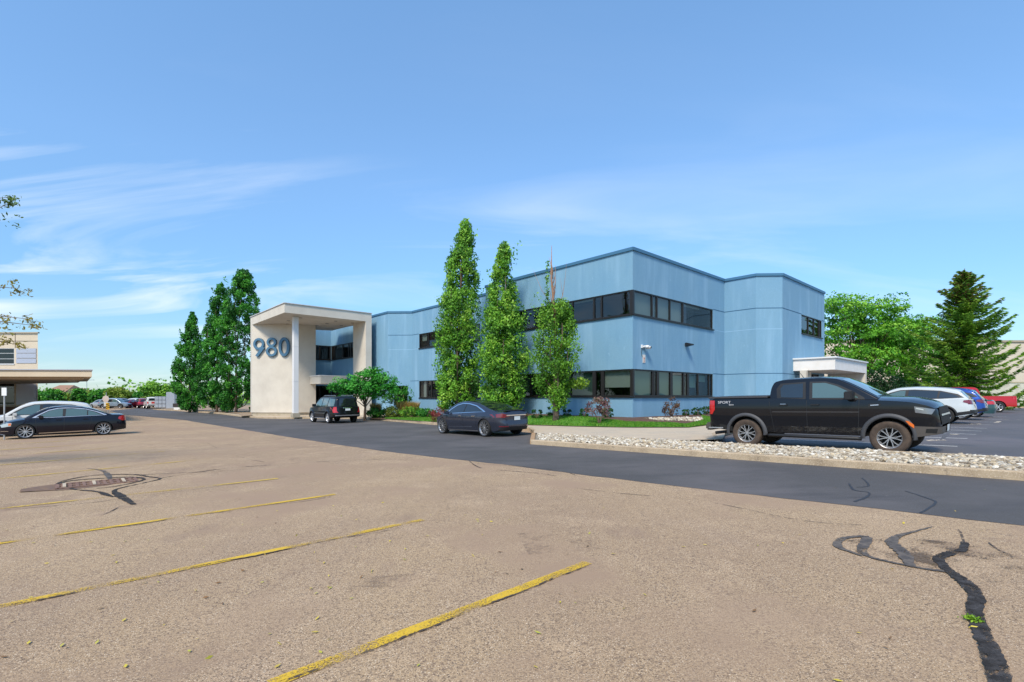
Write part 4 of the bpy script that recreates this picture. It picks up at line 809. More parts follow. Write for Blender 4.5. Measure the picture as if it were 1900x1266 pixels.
# thin weeds near the bay
# ---------------------------------------------------------------- vehicles
def interp(pts):
    xs=[p[0] for p in pts]; ys=[p[1] for p in pts]
    m=[(ys[i+1]-ys[i])/(xs[i+1]-xs[i]) for i in range(len(xs)-1)]
    t=[m[0]]+[0 if m[i-1]*m[i]<=0 else 2*m[i-1]*m[i]/(m[i-1]+m[i]) for i in range(1,len(m))]+[m[-1]]
    def f(x):
        if x<=xs[0]: return ys[0]
        if x>=xs[-1]: return ys[-1]
        i=max(j for j in range(len(xs)-1) if xs[j]<=x); h=xs[i+1]-xs[i]; u=(x-xs[i])/h
        return (2*u**3-3*u*u+1)*ys[i]+(u**3-2*u*u+u)*h*t[i]+(-2*u**3+3*u*u)*ys[i+1]+(u**3-u*u)*h*t[i+1]
    return f
def paint(name,c=(.5,.5,.5),metal=.0,rough=.3): return mat('paint_'+name,c,rough,metal,.12,coat=.7,noise=(3,tuple(q*.93 for q in c),.4,.7))
tyre=mat('tyre_rubber',(.018,.017,.016),.85,bump=(60,.4,.004)); tyreb=mat('dusty_tyre',(.06,.042,.032),.9,noise=(9,(.10,.07,.05),.4,.7)); plas=mat('black_trim',(.012,.012,.013),.55); cglass=mat('car_glass',(.010,.014,.016),.03,0,.8,coat=.6); cglassg=mat('car_glass_green',(.07,.12,.115),.03,0,.8,coat=.6)
chrome=mat('chrome',(.75,.75,.76),.12,1.0); alloy=mat('alloy',(.60,.60,.62),.3,.8); dalloy=mat('dark_alloy',(.05,.05,.055),.35,.7); redl=mat('tail_light_red',(.50,.008,.008),.15,coat=1); reddk=mat('tail_light_dark',(.16,.01,.015),.15,coat=1); amber=mat('amber_lens',(.75,.16,.02),.2,coat=1); clear=mat('headlight_lens',(.45,.48,.5),.08,.3,coat=1); platem=mat('number_plate',(.62,.66,.66),.5); under=mat('underbody',(.01,.01,.01),.9); brakem=mat('brake_disc',(.2,.2,.2),.4,.8)
def wheel(root,x,y,r,w,sp,rimm,backm=None,tm=None,label=None):
    """sp=(number of spokes, pairs?, spoke width)"""
    s=1 if y>0 else -1
    mb=MB(); rr=r*sp[3]
    mb.lathe([(0,-w*.1),(rr*.95,-w*.1),(rr*.97,w*.3)],28,'y'); mb.lathe([(0,w*.12),(rr*.55,w*.12),(rr*.56,w*.05)],24,'y')
    o=mb.build('wheel',backm or under,root,smooth=True); o.location=(x,y,r); 
    if s<0: o.rotation_euler=(0,0,math.pi)
    t=MB(); pr=[(rr*.98,-w*.48),(r*.86,-w*.5),(r*.95,-w*.46),(r*.995,-w*.34),(r,-w*.1),(r,w*.1),(r*.995,w*.34),(r*.95,w*.46),(r*.86,w*.5),(rr*1.03,w*.47),(rr*.99,w*.42),(rr*.97,w*.1)]
    t.lathe(pr,36,'y'); t.build('tyre',tm or tyre,o,smooth=True)
    q=MB(); q.lathe([(rr*.93,w*.30),(rr*.99,w*.44),(rr*1.02,w*.455),(rr*.99,w*.40),(rr*.90,w*.26),(rr*.86,w*.10)],36,'y'); q.lathe([(0,w*.37),(rr*.13,w*.37),(rr*.17,w*.32),(rr*.18,w*.1)],16,'y')
    n,pairs,sw=sp[:3]
    for k in range(n):
        for off in ((-pairs,pairs) if pairs else (0,)):
            a0=2*math.pi*k/n+off*.35; a1=2*math.pi*k/n+off
            base=len(q.v)
            for (rad,an,hw,yy) in ((rr*.13,a0,sw*.55,w*.35),(rr*.60,(a0+a1)/2,sw*.5,w*.36),(rr*.95,a1,sw*.62,w*.36)):
                c,sn=math.cos(an),math.sin(an); tx,tz=-sn,c
                for e_,yd in ((-hw,yy-.03),(-hw*.7,yy),(hw*.7,yy),(hw,yy-.03)): q.v.append((rad*c+tx*e_*rr,yd,rad*sn+tz*e_*rr))
            for j in range(2):
                for i in range(3): b_=base+j*4+i; q.f.append((b_,b_+1,b_+5,b_+4))
    q.build('rim',rimm,o,smooth=False)
    return o
class Car:
    def __init__(s,name,label,L,hw,roof,deck,belt,tail_n=7,nose_n=5,sill=.24,arches=(),prof=None,lean_f=None,lean_r=None,tum=.32,bot=None,body=None,group=None,gh_inset=.03,rc=.10,crown=.03,cat='car'):
        s.L,s.hw=L,hw; s.roof,s.deck,s.belt=interp(roof),interp(deck),interp(belt); s.rx=(roof[0][0],roof[-1][0]); s.tn,s.nn=tail_n,nose_n; s.sill=sill; s.arches=arches; s.tum=tum; s.rc=rc; s.crown=crown; s.gi=gh_inset
        s.prof=interp(prof or [(.1,.90),(.3,.965),(.5,1.0),(.72,.995),(.9,.965),(1.1,.93),(1.4,.9)]); s.lf=interp(lean_f or [(.2,-.03),(.5,0),(.8,-.04),(1.1,-.12)]); s.lr=interp(lean_r or [(.2,-.05),(.5,0),(.8,-.03),(1.1,-.08)])
        s.bot=interp(bot) if bot else (lambda x: sill); s.paint=body
        s.root=empty(name,(0,0,0),label,cat,group)
    def w(s,x):
        h=s.L/2; n=s.nn if x>0 else s.tn; t=min(1,abs(x)/h); return s.hw*max(0,1-t**n)**(1/n)
    def Wy(s,x,z): return s.w(x)*s.prof(z)
    def D(s,x,z):   # final bumper lean
        h=s.L/2; t=min(1,max(0,(abs(x)-h*.72)/(h*.28))); t=t*t
        return x+(s.lf(z)*t if x>0 else -s.lr(z)*t)
    def mp(s,x,y,z): return (s.D(x,z),y,z)
    def arch(s,x,g=0):
        z=s.bot(x)
        for xa,ra,za in s.arches:
            if abs(x-xa)<ra+g: z=max(z,za+math.sqrt((ra+g)**2-(x-xa)**2))
        return z
    def body(s):
        h=s.L/2; xs=set([-h*math.cos(math.pi*i/70) for i in range(71)]+[-h+s.L*i/60 for i in range(61)])
        for xa,ra,za in s.arches:
            for k in range(25): xs.add(xa-ra*math.cos(math.pi*k/24))
            xs.add(xa-ra-.004); xs.add(xa+ra+.004)
        xs=[x for x in sorted(xs) if -h<=x<=h]; q=[xs[0]]
        for x in xs[1:]:
            if x-q[-1]>.003: q.append(x)
        xs=q; NZ=12; ND=8; mb=MB(); rows=NZ+1+ND
        for x in xs:
            zb=s.arch(x); zt=s.belt(x); z0=s.bot(x); ring=[]
            for i in range(NZ+1):
                f=i/NZ; z=z0+(zt-z0)*f; z=max(z,min(zb,zt-.01*(1-f))); ring.append((s.Wy(x,z),z))
            yb=ring[-1][0]; zd=s.deck(x)
            for i in range(1,ND+1):
                f=i/ND; y=yb*(1-f)**1.0*(.985 if i==1 else 1); z=zt+(zd-zt)*math.sin(min(1,f*1.25)*math.pi/2)**.8; ring.append((y,z))
            for y,z in ring: mb.v.append(s.mp(x,y,z))
        n1=len(mb.v)
        mb.v+=[(a,-b,c) for a,b,c in mb.v[:n1]]
        for i in range(len(xs)-1):
            for k in range(rows-1):
                a=i*rows+k; mb.f.append((a,a+1,a+rows+1,a+rows)); mb.f.append((n1+a,n1+a+rows,n1+a+rows+1,n1+a+1))
        me=bpy.data.meshes.new('body'); me.from_pydata(mb.v,[],mb.f); bm=bmesh.new(); bm.from_mesh(me); bmesh.ops.remove_doubles(bm,verts=bm.verts,dist=.0008); bmesh.ops.recalc_face_normals(bm,faces=bm.faces); 
        for f in bm.faces: f.smooth=True
        for e_ in bm.edges:
            if e_.calc_face_angle(0)>.7: e_.smooth=False
        bm.to_mesh(me); bm.free(); o=link('body',me,s.paint,s.root)
        # underside and wheel wells
        u=MB(); 
        u.box((0,0,s.sill+.06),(s.L*.80,s.hw*1.55,.10)); o2=u.build('underbody',under,s.root)
        for xa,ra,za in s.arches:
            for sd in (1,-1):
                u=MB(); k=16; yo=s.Wy(xa,.6)*sd; yi=yo-sd*.34
                for j in range(k+1):
                    a=math.pi*j/k; xx=xa+(ra+.004)*math.cos(a); zz=za+(ra+.004)*math.sin(a); yo2=(s.Wy(xx,zz)-.006)*sd
                    u.v+=[(s.D(xx,zz),yo2,zz),(s.D(xx,zz),yi,zz)]
                for j in range(k): b_=2*j; u.f.append((b_,b_+1,b_+3,b_+2))
                u.f.append(tuple(2*j+1 for j in range(k+1))); u.build('wheel_well',under,s.root,norm=False)
        return o
    def Gy(s,x,z):
        xc=(s.rx[0]+s.rx[1])/2; hl=(s.rx[1]-s.rx[0])/2; t=abs((x-xc)/hl)
        zb=s.belt(x); return (min(s.w(x),s.hw)*s.prof(zb)-s.gi)*(1-.05*t**3)-s.tum*(z-zb)-.10*(z-zb)**2
    def cabin(s,paint_=None,name='cabin'):
        x0,x1=s.rx; N_=56; mb=MB(); xs=[x0+(x1-x0)*(.5-.5*math.cos(math.pi*i/N_)) for i in range(N_+1)]; rows=None
        for x in xs:
            zb=s.belt(x)-.02; zt=max(s.roof(x),zb+.004); rc=min(s.rc,(zt-zb)*.6); ring=[]
            for i in range(9): z=zb+(zt-rc-zb)*i/8; ring.append((s.Gy(x,z),z))
            y1=ring[-1][0]; 
            for i in range(1,6): a=math.pi/2*i/5; ring.append((y1-rc*1.4*(1-math.cos(a))*1.0,zt-rc+rc*math.sin(a)*.9))
            y2=ring[-1][0]
            for i in range(1,6): f=i/5; ring.append((y2*(1-f),zt-rc*.1+ (s.crown+rc*.1)*math.sin(f*math.pi/2)*min(1,(zt-zb)*3)))
            rows=len(ring)
            for y,z in ring: mb.v.append((x,y,z))
        n1=len(mb.v); mb.v+=[(a,-b,c) for a,b,c in mb.v]
        for i in range(len(xs)-1):
            for k in range(rows-1): a=i*rows+k; mb.f.append((a,a+1,a+rows+1,a+rows)); mb.f.append((n1+a,n1+a+rows,n1+a+rows+1,n1+a+1))
        for e_ in (0,len(xs)-1): mb.f.append(tuple([e_*rows+k for k in range(rows)]+[n1+e_*rows+k for k in range(rows-2,-1,-1)]))
        me=bpy.data.meshes.new(name); me.from_pydata(mb.v,[],mb.f); bm=bmesh.new(); bm.from_mesh(me); bmesh.ops.remove_doubles(bm,verts=bm.verts,dist=.0008); bmesh.ops.recalc_face_normals(bm,faces=bm.faces)
        for f in bm.faces: f.smooth=True
        bm.to_mesh(me); bm.free(); return link(name,me,paint_ or s.paint,s.root)
    def top(s,xa,xb,fy,m,name,off=.008,parent=None,fy2=None,xoff=0):
        """glass (or panel) lying on the cabin's upper surface from xa to xb, reaching fraction fy of its width"""
        mb=MB(); n=14; k=10
        for i in range(n+1):
            x=xa+(xb-xa)*i/n; zt=s.roof(x); zb=s.belt(x)-.02; rc=min(s.rc,(zt-zb)*.6); y2=s.Gy(x,zt-rc)-rc*1.4; dz=(s.roof(x+.02)-s.roof(x-.02))/.04; nl=math.hypot(1,dz); nx,nz=-dz/nl,1/nl; f_=fy+((fy2 if fy2 is not None else fy)-fy)*i/n
            for j in range(-k,k+1):
                f=j/k*f_; z=zt-rc*.1+(s.crown+rc*.1)*math.sin((1-abs(f))*math.pi/2)*min(1,(zt-zb)*3) if abs(f)<1 else zt-rc*.1-(abs(f)-1)*.1
                mb.v.append((x+nx*off,y2*f,z+nz*off))
        w_=2*k+1
        for i in range(n):
            for j in range(w_-1): a=i*w_+j; mb.f.append((a,a+1,a+w_+1,a+w_))
        return mb.build(name,m,parent or s.root,smooth=True)
    def side(s,poly,m,name,off=.006,green=False,sides=(1,-1),parent=None,dx=.12,label=None,ends=False):
        """panel cut to poly (x,z) and laid on the flank (or on the cabin side when green)"""
        r=None
        for sd in sides:
            bm=bmesh.new(); bm.faces.new([bm.verts.new((p[0],0,p[1])) for p in poly])
            xs=[p[0] for p in poly]; zs=[p[1] for p in poly]; x=min(xs)+dx
            while x<max(xs): bmesh.ops.bisect_plane(bm,geom=bm.verts[:]+bm.edges[:]+bm.faces[:],plane_co=(x,0,0),plane_no=(1,0,0)); x+=dx
            z=min(zs)+.08
            while z<max(zs): bmesh.ops.bisect_plane(bm,geom=bm.verts[:]+bm.edges[:]+bm.faces[:],plane_co=(0,0,z),plane_no=(0,0,1)); z+=.08
            for v in bm.verts:
                X,Zz=v.co.x,v.co.z
                if green: v.co=Vector((X,sd*(s.Gy(X,Zz)+off),Zz))
                else:
                    y=s.Wy(X,Zz); t=abs(X)/(s.L/2); ex=(off*(1.0 if X>0 else -1.0) if t>.93 else 0); v.co=Vector((s.D(X,Zz)+ex,sd*(y+off),Zz))
            for f in bm.faces: f.smooth=True
            bmesh.ops.recalc_face_normals(bm,faces=bm.faces)
            me=bpy.data.meshes.new(name); bm.to_mesh(me); bm.free(); r=link(name,me,m,parent or s.root)
            if label: r['label']=label
        return r
    def endp(s,poly,m,name,rear=True,off=.008,mirror=False,parent=None,label=None,dy=.06):
        """panel (y,z) laid on the front or rear face"""
        out_=[]
        for sd in ((1,-1) if mirror else (1,)):
            bm=bmesh.new(); bm.faces.new([bm.verts.new((0,sd*p[0],p[1])) for p in poly])
            ys=[sd*p[0] for p in poly]; zs=[p[1] for p in poly]; y=min(ys)+dy
            while y<max(ys): bmesh.ops.bisect_plane(bm,geom=bm.verts[:]+bm.edges[:]+bm.faces[:],plane_co=(0,y,0),plane_no=(0,1,0)); y+=dy
            z=min(zs)+.06
            while z<max(zs): bmesh.ops.bisect_plane(bm,geom=bm.verts[:]+bm.edges[:]+bm.faces[:],plane_co=(0,0,z),plane_no=(0,0,1)); z+=.06
            h=s.L/2; n=s.tn if rear else s.nn
            for v in bm.verts:
                Y,Zz=v.co.y,v.co.z; f=min(.995,abs(Y)/(s.hw*s.prof(Zz))); X=h*(1-f**n)**(1/n)*(-1 if rear else 1)
                v.co=Vector((s.D(X,Zz)+(-off if rear else off),Y,Zz))
            for f in bm.faces: f.smooth=True
            me=bpy.data.meshes.new(name); bm.to_mesh(me); bm.free(); o=link(name,me,m,parent or s.root); out_.append(o)
            if label: o['label']=label
        return out_
    def wheels(s,r,w,sp,rimm,back=None,tm=None,inset=.0):
        for xa,ra,za in s.arches:
            for sd in (1,-1): wheel(s.root,xa,sd*(s.hw*.985-w/2-inset),r,w,sp,rimm,back,tm)
    def seams(s,xs,z0,z1,m=None):
        for x in xs:
            if isinstance(x,tuple): (xa,xb)=x
            else: xa=xb=x
            s.side([(xa-.006,z0),(xa+.006,z0),(xb+.006,z1),(xb-.006,z1)],m or plas,'door_seam',.0025)
    def handles(s,xs,z,m,l=.2):
        for x in xs:
            for sd in (1,-1): mb=MB(); mb.box((x,sd*(s.Wy(x,z)+.02),z),(l,.03,.035)); mb.build('door_handle',m,s.root,bevel=.008)
    def mirrors(s,x,z,m,size=(.16,.22,.15),arm=None):
        for sd in (1,-1):
            y=s.Gy(x,z)+.12; mb=MB(); mb.box((x,sd*(y+.04),z),size); mb.box((x+.03,sd*(y-.09),z-size[2]*.32),(.07,.16,.04)); mb.build('wing_mirror',m,s.root,bevel=.035,smooth=False)
    def place(s,x,y,head):
        """head: direction of travel"""
        e=.05; gx=(zg(x+.8)-zg(x-.8))/1.6; up=Vector((-gx,0,1)).normalized(); f=Vector((head.x,head.y,0)); f=(f-up*f.dot(up)).normalized(); l=up.cross(f)
        M_=Matrix((f,l,up)).transposed().to_4x4(); M_.translation=Vector((x,y,zg(x)+.004)); s.root.matrix_world=M_; s.root.location=M_.translation; s.root.rotation_euler=M_.to_euler()
def text(word,size,m,name,parent,loc,rot,ext=.002,scx=1):
    cu=bpy.data.curves.new(name,'FONT'); cu.body=word; cu.size=size; cu.extrude=ext; t=bpy.data.objects.new(name,cu); COL.objects.link(t); dg=bpy.context.evaluated_depsgraph_get(); me=bpy.data.meshes.new_from_object(t.evaluated_get(dg)); bpy.data.objects.remove(t); bpy.data.curves.remove(cu)
    o=link(name,me,m,parent); o.location=loc; o.rotation_euler=rot; o.scale=(scx,1,1); return o
blkp=paint('black',(.006,.006,.008)); 
# --- black crew-cab pickup: +x forward
tk=Car('pickup_truck','large black crew cab pickup parked behind the white stone island',5.36,.93,
  roof=[(-1.0,1.36),(-.97,1.66),(-.89,1.80),(-.6,1.85),(.15,1.86),(.50,1.83),(.75,1.73),(1.1,1.53),(1.40,1.34)],
  deck=[(-2.68,1.37),(-.7,1.375),(.0,1.35),(1.3,1.35),(1.9,1.32),(2.35,1.25),(2.58,1.17),(2.68,1.09)],
  belt=[(-2.68,1.35),(-.8,1.35),(0,1.31),(1.3,1.27),(1.9,1.23),(2.4,1.14),(2.6,1.07),(2.68,1.0)],
  tail_n=22,nose_n=8,sill=.40,arches=((-1.60,.475,.40),(1.62,.475,.40)),tum=.26,rc=.07,gh_inset=.04,
  prof=[(.2,.93),(.45,.97),(.70,.985),(.95,1.0),(1.14,.996),(1.27,.978),(1.4,.95)],lean_f=[(.3,-.10),(.55,0),(.75,.01),(.9,0),(1.1,-.05)],lean_r=[(.3,-.03),(.6,0),(1.1,0)],
  bot=[(-2.68,.60),(-2.0,.50),(-1.2,.44),(1.2,.42),(2.1,.42),(2.4,.46),(2.68,.52)],body=blkp,cat='pickup truck')
tk.body(); tk.cabin(); tk.root['label']='large black crew cab pickup parked behind the white stone island'
grayp=mat('flare_grey',(.055,.055,.06),.6)
for xa,ra,za in tk.arches:
    for sd in (1,-1):
        mb=MB(); k=28
        for j in range(k+1):
            a=math.pi*(j/k)*1.12-.06*math.pi; 
            for rr_,of in ((ra-.01,.0),(ra-.01,.05),(ra+.055,.045),(ra+.085,.004)):
                X=xa+rr_*math.cos(a); Zz=max(.36,za+rr_*math.sin(a)); mb.v.append((tk.D(X,Zz),sd*(tk.Wy(X,Zz)+of),Zz))
        for j in range(k):
            for i in range(3): b_=j*4+i; mb.f.append((b_,b_+1,b_+5,b_+4))
        mb.build('fender_flare',grayp,tk.root,smooth=True)
for sd in (1,-1):
    pass
tk.side([(-.80,1.33),(-.83,1.60),(-.74,1.735),(-.13,1.76),(-.10,1.32)],plas,'window_trim',.006,True); tk.side([(-.02,1.31),(-.04,1.76),(.32,1.755),(.60,1.66),(.90,1.50),(1.14,1.34),(1.16,1.29)],plas,'window_trim',.006,True)
tk.side([(-.70,1.37),(-.73,1.60),(-.66,1.70),(-.19,1.72),(-.17,1.355)],cglass,'side_window',.012,True); tk.side([(.05,1.345),(.03,1.72),(.32,1.715),(.57,1.625),(.84,1.475),(1.02,1.345),(1.02,1.33)],cglassg,'side_window',.012,True)
tk.top(.64,1.36,.93,cglassg,'windshield'); tk.top(-.985,-.91,.8,cglass,'rear_window')
mb=MB(); mb.box((-1.84,0,1.395),(1.66,1.72,.05)); mb.build('tonneau_cover',mat('cover_black',(.03,.03,.032),.5),tk.root,bevel=.02)
for sd in (1,-1):
    mb=MB(); mb.box((-1.84,sd*.885,1.39),(1.66,.07,.05)); mb.build('bed_rail',grayp,tk.root,bevel=.015)
tk.seams([(-.86,-.98),(-.07,-.07),(1.02,1.06)],.46,1.29)
tk.handles([-.62,.12],1.17,plas,.2); tk.side([(-.70,1.19),(-.56,1.19),(-.56,1.20),(-.70,1.20)],alloy,'handle_glint',.004)
tk.side([(1.24,1.10),(1.48,1.15),(1.48,1.18),(1.28,1.19),(1.24,1.17)],plas,'fender_vent',.008); tk.side([(1.28,1.14),(1.44,1.15),(1.44,1.17),(1.28,1.16)],alloy,'vent_bar',.014)
tk.mirrors(.88,1.39,plas,(.17,.27,.2))
tk.side([(-2.68,.92),(-2.54,.92),(-2.47,1.05),(-2.48,1.31),(-2.68,1.32)],redl,'tail_light',.010,dx=.03)
tk.side([(2.14,.98),(2.50,.94),(2.60,1.05),(2.35,1.09),(2.12,1.12)],mat('lamp_smoke',(.16,.17,.19),.1,.2,coat=1),'headlight',.010,dx=.04); tk.side([(2.16,1.06),(2.34,1.03),(2.34,1.06),(2.16,1.09)],clear,'headlight_inner',.016,dx=.04)
tk.side([(2.00,.70),(2.11,.63),(2.11,.71),(1.99,.79),(1.93,.80)],amber,'side_marker',.056,dx=.05)
tk.side([(2.05,.42),(2.66,.50),(2.66,.66),(2.08,.68)],mat('bumper_grey',(.10,.085,.075),.5,.3),'front_bumper',.02,dx=.05)
tk.endp([(-.80,.50),(.80,.50),(.80,.66),(-.80,.66)],mat('bumper_grey'),'front_bumper',False,.03)
tk.side([(2.36,.53),(2.58,.53),(2.60,.62),(2.38,.62)],under,'fog_light_recess',.028,dx=.05)
tk.endp([(-.60,.70),(.60,.70),(.68,.95),(.62,1.10),(-.62,1.10),(-.68,.95)],under,'grille',False,.015); tk.endp([(-.60,.90),(.60,.90),(.60,.94),(-.60,.94)],alloy,'grille_bar',False,.03)
tk.endp([(-.66,.36),(.66,.36),(.60,.50),(-.60,.50)],alloy,'skid_plate',False,.06); tk.endp([(-.16,.53),(.16,.53),(.16,.68),(-.16,.68)],platem,'licence_plate',False,.06)
for sd in (1,-1):
    mb=MB(); mb.tube([(-1.02,sd*.90,.36),(-.95,sd*.94,.37),(1.0,sd*.94,.36),(1.08,sd*.90,.35)],.045,8); mb.build('side_step',plas,tk.root,smooth=True)
mb=MB(); mb.box((-2.70,0,.56),(.20,1.74,.22)); mb.build('rear_bumper',mat('bumper_grey'),tk.root,bevel=.04)
mb=MB(); mb.box((-2.45,-.93,.53),(.42,.02,.03)); mb.box((-2.45,.93,.53),(.42,.02,.03)); mb.build('bumper_trim',alloy,tk.root)
mb=MB(); mb.tube([(-1.9,-.62,.42),(-2.3,-.72,.40),(-2.52,-.84,.37)],.045,10); mb.build('exhaust_pipe',plas,tk.root,smooth=True)
mb=MB(); mb.tube([(-.45,.25,1.84),(-.58,.25,2.04)],[.012,.006],6); mb.build('antenna',plas,tk.root)
tk.side([(-2.35,.50),(-1.98,.44),(-1.98,.58),(-2.35,.64)],under,'rear_lower_panel',.004)
decal=mat('decal_grey',(.55,.55,.57),.4)
text('SPORT',.10,decal,'decal',tk.root,(-2.38,-(tk.Wy(-2.2,1.25)+.006),1.225),(math.pi/2,0,0),scx=1.25); text('4X4',.06,decal,'decal',tk.root,(-2.06,-(tk.Wy(-2.0,1.19)+.006),1.165),(math.pi/2,0,0),scx=1.3)
tk.side([(-.9,.98),(1.05,.98),(1.05,1.0),(-.9,1.0)],mat('crease_sheen_dim',(.05,.05,.055),.25,.3,coat=1),'crease_highlight',.003); tk.side([(-.7,.50),(1.1,.50),(1.1,.62),(-.7,.62)],mat('mud_film',(.05,.045,.04),.9,alpha=(14,.85,1.25,3)),'door_dirt',.003)  # strip lighter than the paint colours in the highlight along the flank crease
tk.wheels(.395,.26,(6,.24,.10,.60),mat('machined_alloy',(.45,.45,.46),.35,.7),under,tyreb)
for ch in tk.root.children:
    if ch.type=='MESH' and ch.location.length<1e-6:
        for v in ch.data.vertices:
            if v.co.x>2.0: v.co.x=2.0+(v.co.x-2.0)*.74
tk.place(8.28,13.22,-U)
# --- dark sedan far left
dkp=paint('midnight',(.005,.005,.012))
vo=Car('parked_car','dark navy sedan with chrome window trim parked nose-out at the far left',4.63,.92,
  roof=[(-1.78,1.00),(-1.45,1.12),(-1.0,1.31),(-.5,1.44),(.0,1.475),(.35,1.455),(.7,1.37),(1.05,1.18),(1.42,.96)],
  deck=[(-2.315,.88),(-2.2,1.03),(-1.8,1.06),(-1.4,1.03),(0,.98),(1.2,.98),(1.5,.955),(1.9,.87),(2.15,.76),(2.315,.62)],
  belt=[(-2.315,.84),(-2.15,.98),(-1.7,1.0),(-.8,.965),(.5,.93),(1.4,.88),(1.9,.78),(2.2,.66),(2.315,.58)],
  tail_n=7,nose_n=4.2,sill=.20,arches=((-1.38,.365,.325),(1.395,.365,.325)),tum=.42,rc=.09,body=dkp,bot=[(-2.315,.36),(-1.8,.24),(-1,.19),(1,.19),(1.8,.2),(2.315,.26)])
vo.body(); vo.cabin()
vo.side([(-1.52,.995),(-1.50,1.03),(-1.15,1.20),(-.75,1.335),(-.2,1.405),(.25,1.395),(.62,1.30),(.95,1.10),(1.17,.955),(.5,.945)],mat('satin_chrome',(.62,.62,.63),.25,.6),'window_surround',.004,True)
vo.side([(-1.40,1.01),(-1.10,1.17),(-.72,1.30),(-.2,1.37),(.25,1.362),(.60,1.27),(.90,1.09),(1.05,.975),(.5,.968)],plas,'window_trim',.008,True)
vo.side([(-1.30,1.02),(-1.06,1.15),(-.82,1.24),(-.80,1.0)],cglassg,'side_window',.012,True); vo.side([(-.76,1.0),(-.78,1.26),(-.5,1.325),(-.02,1.345),(.02,.985)],cglassg,'side_window',.012,True); vo.side([(.12,.98),(.10,1.345),(.26,1.34),(.58,1.25),(.86,1.08),(.96,.985)],cglassg,'side_window',.012,True)
vo.top(.62,1.36,.92,cglassg,'windshield'); vo.top(-1.66,-.85,.88,cglass,'rear_window')
vo.seams([(-.80,-.95),(.08,.06),(1.02,1.05)],.24,.95); vo.handles([-.72,.25],.83,vo.paint); vo.mirrors(.86,.985,dkp,(.16,.2,.13))
vo.side([(-2.31,.72),(-2.12,.70),(-1.96,.80),(-2.00,.90),(-2.18,.97),(-2.30,.93)],redl,'tail_light',.010,dx=.03)
vo.side([(1.86,.60),(2.16,.55),(2.22,.66),(2.0,.75),(1.84,.74)],clear,'headlight',.010,dx=.03); vo.side([(1.86,.63),(1.95,.62),(1.95,.72),(1.86,.73)],amber,'indicator',.014,dx=.03)
vo.side([(-.95,.235),(.95,.215),(.95,.245),(-.95,.275)],chrome,'sill_trim',.006); vo.side([(1.95,.36),(2.2,.37),(2.2,.39),(1.95,.38)],chrome,'bumper_trim',.01,dx=.03); vo.side([(-2.3,.28),(-1.85,.22),(-1.85,.34),(-2.3,.40)],plas,'bumper_skirt',.006,dx=.04)
vo.endp([(-.38,.38),(.38,.38),(.42,.62),(-.42,.62)],under,'grille',False,.01)
vo.wheels(.33,.23,(10,0,.13,.76),alloy,under)
cvo=Vector((-21.35,23.75,0))-U*0; ctr=cvo+U*.80; vo.place(ctr.x,ctr.y,-V)
